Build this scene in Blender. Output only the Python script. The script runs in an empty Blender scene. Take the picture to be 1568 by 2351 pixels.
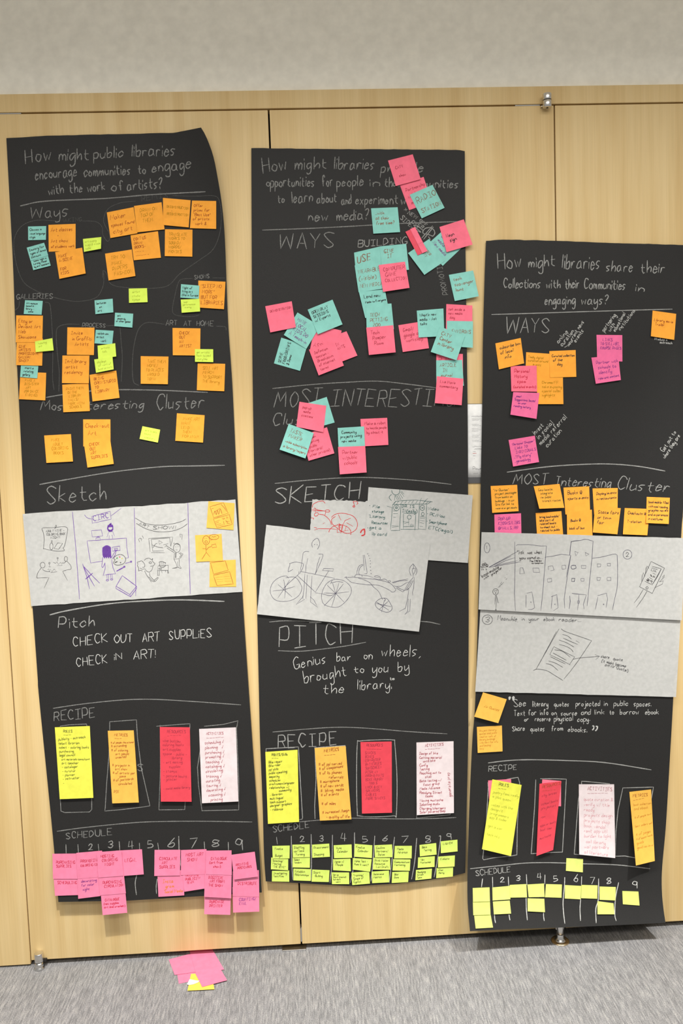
import bpy, math, random
import numpy as np
from mathutils import Matrix, Vector

C = bpy.context.scene.collection
SC = bpy.context.scene
# ------------------------------------------------------------------ camera
DIST, CAMZ, FPX = 2.35, 1.485, 1900.0
PITCH, YAW, ROLL = -0.0795, -0.0445, 0.0340
def _rot():
    a, b, c = PITCH, YAW, ROLL
    R1 = np.array([[math.cos(c), 0, math.sin(c)], [0, 1, 0], [-math.sin(c), 0, math.cos(c)]])
    R2 = np.array([[1, 0, 0], [0, math.cos(a), -math.sin(a)], [0, math.sin(a), math.cos(a)]])
    R3 = np.array([[math.cos(b), -math.sin(b), 0], [math.sin(b), math.cos(b), 0], [0, 0, 1]])
    return R3 @ R2 @ R1
RC = _rot()
cam_data = bpy.data.cameras.new('camera')
cam = bpy.data.objects.new('camera', cam_data); C.objects.link(cam)
cam_data.sensor_fit = 'VERTICAL'; cam_data.sensor_height = 24.0
cam_data.lens = 24.0 * FPX / 2351.0
cam_data.clip_start = 0.05
_m = Matrix([list(map(float, r)) for r in RC]).to_4x4() @ Matrix.Rotation(math.pi / 2, 4, 'X')
_m.translation = Vector((0, -DIST, CAMZ))
cam.matrix_world = _m
SC.camera = cam
# ------------------------------------------------------------------ light
SC.view_settings.view_transform = 'Standard'
SC.view_settings.look = 'None'
SC.view_settings.gamma = 1.0
SC.view_settings.use_curve_mapping = False
SC.view_settings.exposure = 0.0
w = bpy.data.worlds.new('world'); SC.world = w; w.use_nodes = True
bg = w.node_tree.nodes['Background']
bg.inputs[0].default_value = (1.0, 0.97, 0.92, 1); bg.inputs[1].default_value = 0.32
def area(name, loc, target, sx, sy, power, col=(1, 0.96, 0.9), spread=180):
    l = bpy.data.lights.new(name, 'AREA'); l.shape = 'RECTANGLE'; l.size = sx; l.size_y = sy
    l.energy = power; l.color = col; l.spread = math.radians(spread)
    o = bpy.data.objects.new(name, l); C.objects.link(o); o.location = loc
    o.rotation_euler = (Vector(target) - Vector(loc)).to_track_quat('-Z', 'Y').to_euler()
    return o
def spot(name, loc, target, power, cone, blend=1.0, rad=0.03, col=(1, 0.95, 0.87)):
    l = bpy.data.lights.new(name, 'SPOT'); l.energy = power; l.spot_size = math.radians(cone)
    l.spot_blend = blend; l.shadow_soft_size = rad; l.color = col
    o = bpy.data.objects.new(name, l); C.objects.link(o); o.location = loc
    o.rotation_euler = (Vector(target) - Vector(loc)).to_track_quat('-Z', 'Y').to_euler()
    return o
#LIGHTS
spot('downlight', (-0.42, -1.40, 2.94), (-0.42, -0.16, 0.0), 300, 56, 1.0, 0.03, (1, 0.98, 0.945))
spot('downlight', (1.50, -1.40, 2.94), (1.42, -0.16, 0.0), 290, 60, 1.0, 0.03, (1, 0.98, 0.945))
area('overhead_fill_light', (0.2, -1.45, 2.96), (0.2, -1.45, 0.0), 3.4, 0.4, 61, (1, 0.98, 0.94), 150)  # added fill, no known fixture: evens out the light on the wall
area('overhead_fill_light', (0.2, -3.2, 2.96), (0.2, -2.4, 0.0), 3.4, 0.6, 62, (1, 0.98, 0.94))  # second added fill, farther back, lifts the upper wall
# ------------------------------------------------------------------ pixel -> place
def rays(px, py):
    px = np.asarray(px, float); py = np.asarray(py, float)
    d = np.stack([(px - 784.0) / FPX, np.ones_like(px), -(py - 1175.5) / FPX], -1)
    return d @ RC.T
def on_wall(px, py, wd):          # point in front of the wall face (y = 0) by wd metres
    d = rays(px, py); t = (DIST - np.asarray(wd, float)) / d[..., 1]
    return d * t[..., None] + np.array([0, -DIST, CAMZ])
def on_floor(px, py, h):
    d = rays(px, py); t = (np.asarray(h, float) - CAMZ) / d[..., 2]
    return d * t[..., None] + np.array([0, -DIST, CAMZ])
REG = {'A': (0, 280, 540), 'B': (0, 580, 540), 'C': (0, 880, 580), 'D': (40, 1130, 540), 'E': (90, 1590, 540),
       'F': (90, 1880, 540), 'G': (560, 330, 560), 'H': (590, 600, 530), 'I': (580, 870, 530), 'J': (570, 1180, 540),
       'K': (590, 1660, 500), 'L': (1080, 540, 488), 'M': (1060, 880, 508), 'N': (1068, 1200, 500), 'O': (1068, 1580, 500),
       'P': (1060, 1860, 508), 'd': (50, 1160, 270), 'e': (300, 1150, 260), 'i': (840, 1110, 250), 'j': (590, 1200, 250),
       'k': (790, 1240, 210), 'g': (900, 460, 200), 'n': (1090, 1230, 240), 'o': (1300, 1230, 268), 'r': (690, 1140, 160),
       's': (1090, 1410, 478), 'f': (370, 2150, 180), 'q': (1040, 880, 784 * 100 / 784. * 2), 'X': (0, 0, 1568)}
REG['q'] = (1040, 880, 200)
def rp(reg, pts):                 # measured points "x,y x,y" -> photo pixels
    x0, y0, wd = REG[reg]; s = wd / 1568.0
    if isinstance(pts, str): pts = [tuple(map(float, p.split(','))) for p in pts.split()]
    return np.array([(x0 + x * s, y0 + y * s) for x, y in pts])
def rs(reg): return REG[reg][2] / 1568.0
# ------------------------------------------------------------------ materials
def lin(c): return tuple(((v / 255.0) / 12.92 if v < 10.3 else ((v / 255.0 + .055) / 1.055) ** 2.4) for v in c)
def newmat(name):
    m = bpy.data.materials.new(name); m.use_nodes = True
    nt = m.node_tree; return m, nt, nt.nodes['Principled BSDF']
MATS = {}
def noise(nt, scale, detail=3.0, vec=None, mapscale=None, coord='Object'):
    t = nt.nodes.new('ShaderNodeTexCoord'); n = nt.nodes.new('ShaderNodeTexNoise')
    n.inputs['Scale'].default_value = scale; n.inputs['Detail'].default_value = detail
    if coord == 'Position':
        g = nt.nodes.new('ShaderNodeNewGeometry'); src = g.outputs['Position']
    else: src = t.outputs[coord]
    if mapscale:
        mp = nt.nodes.new('ShaderNodeMapping'); mp.inputs['Scale'].default_value = mapscale
        nt.links.new(src, mp.inputs[0]); src = mp.outputs[0]
    nt.links.new(src, n.inputs['Vector'])
    return n
def ramp(nt, fac, stops):
    r = nt.nodes.new('ShaderNodeValToRGB'); e = r.color_ramp.elements
    while len(e) < len(stops): e.new(0.5)
    for el, (p, c) in zip(e, stops): el.position = p; el.color = (*c, 1)
    nt.links.new(fac, r.inputs[0]); return r
def mix(nt, a, b, fac, mode='MIX'):
    m = nt.nodes.new('ShaderNodeMix'); m.data_type = 'RGBA'; m.blend_type = mode
    for sock, v in ((m.inputs[6], a), (m.inputs[7], b)):
        if hasattr(v, 'type'): nt.links.new(v, sock)
        else: sock.default_value = (*v, 1)
    if hasattr(fac, 'type'): nt.links.new(fac, m.inputs[0])
    else: m.inputs[0].default_value = fac
    return m.outputs[2]
def paper_mat(name, albedo, rough=0.85, var=0.06):
    if name in MATS: return MATS[name]
    m, nt, b = newmat(name)
    n = noise(nt, 60, 3, coord='Position')
    r = ramp(nt, n.outputs[0], [(0.3, tuple(v * (1 - var) for v in albedo)), (0.7, tuple(min(1, v * (1 + var)) for v in albedo))])
    nt.links.new(r.outputs[0], b.inputs['Base Color'])
    b.inputs['Roughness'].default_value = rough; b.inputs['Specular IOR Level'].default_value = 0.2
    MATS[name] = m; return m
def ink_mat(name, albedo, alpha=1.0):
    if name in MATS: return MATS[name]
    m, nt, b = newmat(name)
    b.inputs['Base Color'].default_value = (*albedo, 1); b.inputs['Roughness'].default_value = 0.8
    b.inputs['Specular IOR Level'].default_value = 0.1
    b.inputs['Alpha'].default_value = alpha
    MATS[name] = m; return m
def chalk_mat(name, tone, lo, hi):
    if name in MATS: return MATS[name]
    m, nt, b = newmat(name)
    b.inputs['Base Color'].default_value = (tone, tone, tone * 0.96, 1); b.inputs['Roughness'].default_value = 1
    b.inputs['Specular IOR Level'].default_value = 0.0
    n = noise(nt, 620, 2, coord='Position')
    r = ramp(nt, n.outputs[0], [(0.35, (lo,) * 3), (0.65, (hi,) * 3)])
    nt.links.new(r.outputs[0], b.inputs['Alpha'])
    MATS[name] = m; return m
def chrome_mat():
    if 'satin_steel' in MATS: return MATS['satin_steel']
    m, nt, b = newmat('satin_steel'); b.inputs['Metallic'].default_value = 1
    n = noise(nt, 90, 2)
    r = ramp(nt, n.outputs[0], [(0.3, (0.70, 0.69, 0.67)), (0.7, (0.78, 0.77, 0.75))])
    nt.links.new(r.outputs[0], b.inputs['Base Color']); b.inputs['Roughness'].default_value = 0.28
    MATS['satin_steel'] = m; return m
def plain(name, col, rough=0.6, metal=0.0):
    if name in MATS: return MATS[name]
    m, nt, b = newmat(name)
    n = noise(nt, 40, 3, coord='Position')
    r = ramp(nt, n.outputs[0], [(0.3, tuple(v * .94 for v in col)), (0.7, tuple(v * 1.05 for v in col))])
    nt.links.new(r.outputs[0], b.inputs['Base Color'])
    b.inputs['Roughness'].default_value = rough; b.inputs['Metallic'].default_value = metal
    MATS[name] = m; return m
def wood_mat():
    m, nt, b = newmat('maple_veneer')
    g = noise(nt, 1.0, 5, mapscale=(26, 26, 1.1), coord='Position')
    f = noise(nt, 1.0, 3, mapscale=(260, 260, 5.0), coord='Position')
    bl = noise(nt, 1.0, 2, mapscale=(5, 5, 1.6), coord='Position')
    base = ramp(nt, g.outputs[0], [(0.28, WOOD_D), (0.5, WOOD_M), (0.72, WOOD_L)])
    fr = ramp(nt, f.outputs[0], [(0.3, (0.945, 0.935, 0.915)), (0.7, (1.04, 1.04, 1.04))])
    br = ramp(nt, bl.outputs[0], [(0.3, (0.95, 0.92, 0.86)), (0.7, (1.04, 1.05, 1.07))])
    c = mix(nt, base.outputs[0], fr.outputs[0], 0.8, 'MULTIPLY')
    c = mix(nt, c, br.outputs[0], 1.0, 'MULTIPLY')
    v = nt.nodes.new('ShaderNodeTexVoronoi'); v.inputs['Scale'].default_value = 1.0
    ge = nt.nodes.new('ShaderNodeNewGeometry'); mp = nt.nodes.new('ShaderNodeMapping'); mp.inputs['Scale'].default_value = (5.3, 5.3, 1.9)
    nt.links.new(ge.outputs['Position'], mp.inputs[0]); nt.links.new(mp.outputs[0], v.inputs['Vector'])
    kr = ramp(nt, v.outputs['Distance'], [(0.0, (1, 1, 1)), (0.055, (0, 0, 0))])
    c2 = mix(nt, c, tuple(v_ * 0.72 for v_ in WOOD_D), kr.outputs[0])
    cc = mix(nt, c, c2, 0.35)
    nt.links.new(cc, b.inputs['Base Color'])
    b.inputs['Roughness'].default_value = 0.5; b.inputs['Specular IOR Level'].default_value = 0.3
    return m
def carpet_mat():
    m, nt, b = newmat('grey_carpet')
    a = noise(nt, 1.0, 3, mapscale=(230, 26, 1), coord='Position')
    f = noise(nt, 330, 4, coord='Position')
    l = noise(nt, 1.0, 2, mapscale=(30, 5, 1), coord='Position')
    r = ramp(nt, a.outputs[0], [(0.3, CARPET_D), (0.5, CARPET_M), (0.7, CARPET_L)])
    fr = ramp(nt, f.outputs[0], [(0.32, (0.68, 0.67, 0.68)), (0.68, (1.25, 1.25, 1.24))])
    lr = ramp(nt, l.outputs[0], [(0.3, (0.9, 0.9, 0.9)), (0.7, (1.08, 1.08, 1.08))])
    c = mix(nt, r.outputs[0], fr.outputs[0], 0.9, 'MULTIPLY'); c = mix(nt, c, lr.outputs[0], 1.0, 'MULTIPLY')
    nt.links.new(c, b.inputs['Base Color']); b.inputs['Roughness'].default_value = 1.0
    b.inputs['Specular IOR Level'].default_value = 0.05
    bp = nt.nodes.new('ShaderNodeBump'); bp.inputs['Strength'].default_value = 0.5; bp.inputs['Distance'].default_value = 0.004
    nt.links.new(a.outputs[0], bp.inputs['Height']); nt.links.new(bp.outputs[0], b.inputs['Normal'])
    return m
def sheet_mat(name, alb, see):
    if name in MATS: return MATS[name]
    m, nt, b = newmat(name)
    n = noise(nt, 95, 4, coord='Position')
    r = ramp(nt, n.outputs[0], [(0.32, tuple(v * .93 for v in alb)), (0.68, tuple(min(1, v * 1.05) for v in alb))])
    nt.links.new(r.outputs[0], b.inputs['Base Color']); b.inputs['Roughness'].default_value = 0.8
    b.inputs['Specular IOR Level'].default_value = 0.15; b.inputs['Alpha'].default_value = 1 - see
    MATS[name] = m; return m
#PALETTE
WOOD_D = (0.630, 0.440, 0.195); WOOD_M = (0.700, 0.520, 0.255); WOOD_L = (0.745, 0.570, 0.300)
CARPET_D = (0.19, 0.19, 0.195); CARPET_M = (0.27, 0.27, 0.275); CARPET_L = (0.37, 0.365, 0.36)
WALL_UP = (0.93, 0.90, 0.80)
PAPER = {'O': ('orange', (0.95, 0.395, 0.05)), 'T': ('teal', (0.255, 0.60, 0.53)), 'G': ('lime green', (0.70, 0.90, 0.12)),
         'P': ('pink', (0.93, 0.18, 0.265)), 'Q': ('light pink', (0.78, 0.215, 0.35)), 'M': ('magenta pink', (0.84, 0.16, 0.34)),
         'Y': ('yellow', (0.73, 0.73, 0.085)), 'S': ('golden yellow', (0.80, 0.44, 0.08)), 'N': ('light green', (0.58, 0.72, 0.14)), 'Z': ('deep yellow', (0.84, 0.62, 0.10)), 'R': ('red', (0.68, 0.06, 0.085)),
         'W': ('pale pink', (0.70, 0.61, 0.62)), 'L': ('pale green', (0.64, 0.71, 0.18)), 'A': ('bright red', (0.80, 0.095, 0.14))}
INK = {'k': ('black', (0.05, 0.045, 0.045), .82), 'n': ('brown', (0.36, 0.085, 0.03), .6), 'g': ('olive', (0.42, 0.27, 0.015), .5), 'r': ('red', (0.60, 0.03, 0.07), .7),
       'b': ('purple', (0.24, 0.05, 0.26), .65), 'o': ('gold', (0.75, 0.22, 0.03), .8), 'f': ('faint_olive', (0.36, 0.40, 0.05), .38), 'u': ('violet', (0.16, 0.06, 0.36), .8),
       'd': ('charcoal', (0.06, 0.06, 0.065), .68), 't': ('dark_teal', (0.03, 0.11, 0.105), .75), 'x': ('scarlet', (0.62, 0.045, 0.05), .75), 'm': ('maroon', (0.42, 0.05, 0.08), .58),
       'e': ('dark_olive', (0.12, 0.13, 0.04), .65), 'v': ('slate', (0.09, 0.085, 0.13), .68), 'p': ('faint_pink', (0.70, 0.30, 0.34), .5), 'w': ('faint_brown', (0.55, 0.24, 0.03), .45),
       'h': ('green', (0.06, 0.30, 0.05), .8), 'y': ('lemon', (0.6, 0.6, 0.1), .8), 'l': ('pale_grey', (0.25, 0.25, 0.26), .6)}
def ink(k): return ink_mat('ink_' + INK[k][0], INK[k][1], INK[k][2])
def chalk(k):
    return {'a': chalk_mat('grey_chalk', .31, .45, .9), 'b': chalk_mat('pale_chalk', .42, .5, .95),
            'c': chalk_mat('faint_chalk', .13, .3, .8), 'w': chalk_mat('white_pencil', .58, .7, 1.0)}[k]
# ------------------------------------------------------------------ mesh helpers
def tag(o, label=None, cat=None, group=None, kind=None):
    if label: o['label'] = label
    if cat: o['category'] = cat
    if group: o['group'] = group
    if kind: o['kind'] = kind
    return o
def mesh_obj(name, V, F, mat, parent=None, smooth=True, origin=None, flat=()):
    V = np.asarray(V, float)
    if parent is not None: org = np.array(parent['_o'])
    else: org = V.mean(0) if origin is None else np.array(origin, float)
    me = bpy.data.meshes.new(name)
    me.from_pydata([tuple(v) for v in (V - org)], [], [tuple(int(i) for i in f) for f in F]); me.update()
    if smooth: me.polygons.foreach_set('use_smooth', [True] * len(me.polygons))
    me.materials.append(mat)
    if len(flat):
        for k in flat: me.polygons[k].use_smooth = False
        rimset = {e for k in flat for e in me.polygons[k].edge_keys}
        for e in me.edges:
            if tuple(sorted(e.vertices)) in rimset: e.use_edge_sharp = True
    o = bpy.data.objects.new(name, me); C.objects.link(o)
    if parent is not None: o.parent = parent
    else: o.location = Vector(org)
    o['_o'] = [float(v) for v in org]
    return o
def box_vf(x0, x1, y0, y1, z0, z1, bev=0.0):
    import bmesh
    bm = bmesh.new(); bmesh.ops.create_cube(bm, size=1)
    for v in bm.verts:
        v.co = Vector(((x0 + x1) / 2 + v.co.x * (x1 - x0), (y0 + y1) / 2 + v.co.y * (y1 - y0), (z0 + z1) / 2 + v.co.z * (z1 - z0)))
    if bev: bmesh.ops.bevel(bm, geom=bm.edges[:], offset=bev, segments=2, affect='EDGES')
    V = [tuple(v.co) for v in bm.verts]; bm.verts.index_update()
    F = [[v.index for v in f.verts] for f in bm.faces]; bm.free(); return V, F
def box(name, x0, x1, y0, y1, z0, z1, mat, parent=None, bev=0.0, kind=None):
    V, F = box_vf(x0, x1, y0, y1, z0, z1, bev)
    o = mesh_obj(name, V, F, mat, parent, smooth=False)
    if kind: o['kind'] = kind
    return o
def lathe_vf(cx, cy, prof, n=32):
    V, F = [], []
    for r, z in prof:
        for i in range(n):
            a = 2 * math.pi * i / n; V.append((cx + r * math.cos(a), cy + r * math.sin(a), z))
    for k in range(len(prof) - 1):
        for i in range(n):
            j = (i + 1) % n; F.append((k * n + i, k * n + j, (k + 1) * n + j, (k + 1) * n + i))
    F.append(tuple(range(n))[::-1]); F.append(tuple((len(prof) - 1) * n + i for i in range(n)))
    return V, F
def lathe(name, cx, cy, prof, mat, parent=None, n=32):
    V, F = lathe_vf(cx, cy, prof, n); o = mesh_obj(name, V, F, mat, parent, smooth=True)
    for p in o.data.polygons:
        if len(p.vertices) > 4: p.use_smooth = False
    return o
# ------------------------------------------------------------------ stroke lettering
GL = {'A': '03 29 43|15 35', 'B': '03 09|~09 39 48 36 06|~06 36 45 33 03', 'C': '~48 39 19 06 14 23 44', 'D': '03 09|~09 29 46 24 03',
 'E': '49 09 03 43|06 36', 'F': '49 09 03|06 36', 'G': '~48 29 07 05 13 33 45|25 45 43', 'H': '09 03|49 43|06 46', 'I': '29 23|09 49|03 43',
 'J': '~39 34 23 04|19 49', 'K': '09 03|49 06 43', 'L': '09 03 43', 'M': '03 19 35 59 63', 'N': '03 09 43 49', 'O': '~29 07 05 23 45 47 29',
 'P': '03 09|~09 39 47 35 05', 'Q': '~29 07 05 23 45 47 29|34 53', 'R': '03 09|~09 39 47 36 06|26 43', 'S': '~48 29 08 26 44 23 04',
 'T': '09 49|29 23', 'U': '~09 05 13 33 45 49', 'V': '09 23 49', 'W': '09 13 38 53 69', 'X': '09 43|49 03', 'Y': '09 26 49|26 23', 'Z': '09 49 03 43',
 'a': '~36 16 04 13 34 36|36 34 43', 'b': '09 03|~05 26 35 23 03', 'c': '~35 26 05 04 13 34', 'd': '~36 16 04 13 34|39 33', 'e': '~05 35 26 16 04 13 34',
 'f': '~38 29 18 13|06 26', 'g': '~36 16 04 13 35|~36 31 10 01', 'h': '09 03|~04 26 35 33', 'i': '06 03|08 07', 'j': '~26 21 00|28 27', 'k': '09 03|36 05 33',
 'l': '09 03', 'm': '06 03|~04 16 25 23|~24 36 45 43', 'n': '06 03|~04 16 35 33', 'o': '~16 04 23 35 16', 'p': '06 00|~06 26 35 23 03', 'q': '~36 16 04 23 35|36 30',
 'r': '06 03|~04 16 36', 's': '~36 16 05 24 13 03', 't': '18 14 23 33|06 36', 'u': '~06 04 13 34|36 33', 'v': '06 13 36', 'w': '06 13 25 33 46', 'x': '06 33|36 03',
 'y': '~06 04 13 35|~36 31 10 01', 'z': '06 36 03 33', '0': '~29 07 05 23 45 47 29', '1': '09 03', '2': '~07 19 38 25 03|03 43', '3': '~08 29 37 16|~16 35 23 04',
 '4': '19 05 45|39 33', '5': '39 09 06|~06 36 44 23 03', '6': '~39 16 04 23 35 26 05', '7': '09 49 13', '8': '~38 19 07 26 34 13 04 26 38', '9': '~38 19 07 26 38|~38 37 33',
 '?': '~08 29 38 26 15|14 13', '!': '09 05|04 03', '.': '03 04', ',': '13 02', '-': '05 35', "'": '09 07', '"': '09 07|29 27', '/': '02 39', '(': '~29 06 03 22',
 ')': '~09 26 23 02', '@': '~46 26 24 44 47 29 07 04 23 43', '#': '19 13|39 33|07 47|05 45', '&': '~43 18 29 37 04 23 45', '+': '25 45|36 34', ':': '06 05|04 03',
 '>': '05 45|37 45 33', '*': '09 45|49 05|05 49', '$': '~48 29 08 26 44 23 04|29 22', '_': '06 66', ';': '06 05|04 02', '=': '06 36|04 34', '^': '05 13 39', '~': '~04 16 34 46'}
GLP = {}
def catmull(P, sub=4):
    P = np.asarray(P, float)
    if len(P) < 3: return P
    closed = np.allclose(P[0], P[-1])
    if closed: Q = np.vstack([P[-2], P, P[1]])
    else: Q = np.vstack([2 * P[0] - P[1], P, 2 * P[-1] - P[-2]])
    out = []
    for i in range(1, len(Q) - 2):
        p0, p1, p2, p3 = Q[i - 1:i + 3]
        for t in np.linspace(0, 1, sub, endpoint=False):
            out.append(0.5 * ((2 * p1) + (-p0 + p2) * t + (2 * p0 - 5 * p1 + 4 * p2 - p3) * t * t + (-p0 + 3 * p1 - 3 * p2 + p3) * t ** 3))
    out.append(Q[-2]); return np.array(out)
def glyph(ch):
    if ch in GLP: return GLP[ch]
    d = GL.get(ch)
    if d is None: GLP[ch] = ([], 2.0); return GLP[ch]
    st = []
    for s in d.split('|'):
        sm = s.startswith('~'); s = s.lstrip('~')
        st.append((sm, np.array([(int(p[0]), int(p[1]) - 3) for p in s.split()], float)))
    GLP[ch] = (st, max(p[:, 0].max() for _, p in st)); return GLP[ch]
def text_strokes(txt, rng, jit=0.22, slant=0.06):
    """strokes in units where the cap height is 1; returns (list of arrays, total width)"""
    out = []; x = 0.0
    for ch in txt:
        if ch == ' ': x += 3.0; continue
        st, wd = glyph(ch); dy = rng.uniform(-.25, .25); sc = rng.uniform(.92, 1.08)
        for sm, P in st:
            Q = P * sc + np.array([[rng.uniform(-jit, jit), rng.uniform(-jit, jit)] for _ in P])
            if sm: Q = catmull(Q, 3)
            Q = Q.copy(); Q[:, 0] += x + Q[:, 1] * slant; Q[:, 1] += dy; out.append(Q / 6.0)
        x += wd + 1.5
    return out, max(x - 1.5, 1.0) / 6.0
def word(reg, txt, x0, y0, x1, y1, h, rng, slant=0.08):
    st, wd = text_strokes(txt, rng, 0.26, slant); s = rs(reg)
    p0, p1 = rp(reg, [(x0, y0), (x1, y1)]); d = p1 - p0; L = np.hypot(*d); d = d / max(L, 1e-6); up = np.array([d[1], -d[0]])
    return [p0 + np.outer(q[:, 0] * L / wd, d) + np.outer(q[:, 1] * h * s, up) for q in st]
def words(reg, spec, seed=1, slant=0.08):
    rng = random.Random(seed); out = []
    for part in spec.split(';;'):
        t, n = part.strip().rsplit('@', 1)
        out += word(reg, t, *map(float, n.split(',')), rng, slant)
    return out
def paths(reg, spec):
    out = []
    for s in spec.split('|'):
        s = s.strip()
        if s.startswith('o'):
            n = list(map(float, s[1:].split(','))); cx, cy, rx, ry = n[:4]; ro = math.radians(n[4]) if len(n) > 4 else 0
            a = np.linspace(0, 2 * math.pi, 22); X = rx * np.cos(a); Y = ry * np.sin(a)
            out.append(rp(reg, list(zip(cx + X * math.cos(ro) - Y * math.sin(ro), cy + X * math.sin(ro) + Y * math.cos(ro)))))
        elif s.startswith('-'): out.append(rp(reg, s[1:]))
        else: out.append(catmull(rp(reg, s), 5))
    return out
def dens(P, step=9.0):            # subdivide long straight runs so a stroke follows a curved sheet
    out = [P[0]]
    for a, b in zip(P[:-1], P[1:]):
        n = max(1, int(np.hypot(*(b - a)) / step))
        for k in range(1, n + 1): out.append(a + (b - a) * k / n)
    return np.array(out)
def ribbons(strokes, width, rng):
    V, F = [], []; off = 0
    for P in strokes:
        P = np.asarray(P, float)
        if len(P) < 2: continue
        keep = [0] + [i for i in range(1, len(P)) if np.hypot(*(P[i] - P[i - 1])) > .05]
        P = P[keep]
        if len(P) < 2: P = np.array([P[0], P[0] + [0, width * .6]])
        P = dens(P); t = np.gradient(P, axis=0); t /= np.maximum(np.hypot(t[:, 0], t[:, 1])[:, None], 1e-9)
        n = np.stack([-t[:, 1], t[:, 0]], 1); hw = width / 2 * np.array([rng.uniform(.8, 1.12) for _ in P]); hw[0] *= .75; hw[-1] *= .6
        m = len(P); V.append(P + n * hw[:, None]); V.append(P - n * hw[:, None])
        F += [(off + i, off + i + 1, off + m + i + 1, off + m + i) for i in range(m - 1)]; off += 2 * m
    return (np.vstack(V) if V else np.zeros((0, 2))), F
# ------------------------------------------------------------------ sheets
def inv_bilin(q, px, py):
    tl, tr, br, bl = q; u = np.full(np.shape(px), .5); v = np.full(np.shape(px), .5)
    for _ in range(7):
        X = (1 - u) * (1 - v) * tl[0] + u * (1 - v) * tr[0] + u * v * br[0] + (1 - u) * v * bl[0] - px
        Y = (1 - u) * (1 - v) * tl[1] + u * (1 - v) * tr[1] + u * v * br[1] + (1 - u) * v * bl[1] - py
        xu = (1 - v) * (tr[0] - tl[0]) + v * (br[0] - bl[0]); xv = (1 - u) * (bl[0] - tl[0]) + u * (br[0] - tr[0])
        yu = (1 - v) * (tr[1] - tl[1]) + v * (br[1] - bl[1]); yv = (1 - u) * (bl[1] - tl[1]) + u * (br[1] - tr[1])
        det = xu * yv - xv * yu; det = np.where(np.abs(det) < 1e-9, 1e-9, det)
        u = np.clip(u - (X * yv - xv * Y) / det, -3, 4); v = np.clip(v - (xu * Y - X * yu) / det, -3, 4)
    return u, v
def samp(poly, t):                # point along a polyline, by length
    poly = np.asarray(poly, float); seg = np.hypot(*(poly[1:] - poly[:-1]).T); s = np.concatenate([[0], np.cumsum(seg)]); s /= s[-1]
    return np.stack([np.interp(t, s, poly[:, 0]), np.interp(t, s, poly[:, 1])], -1)
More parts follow.
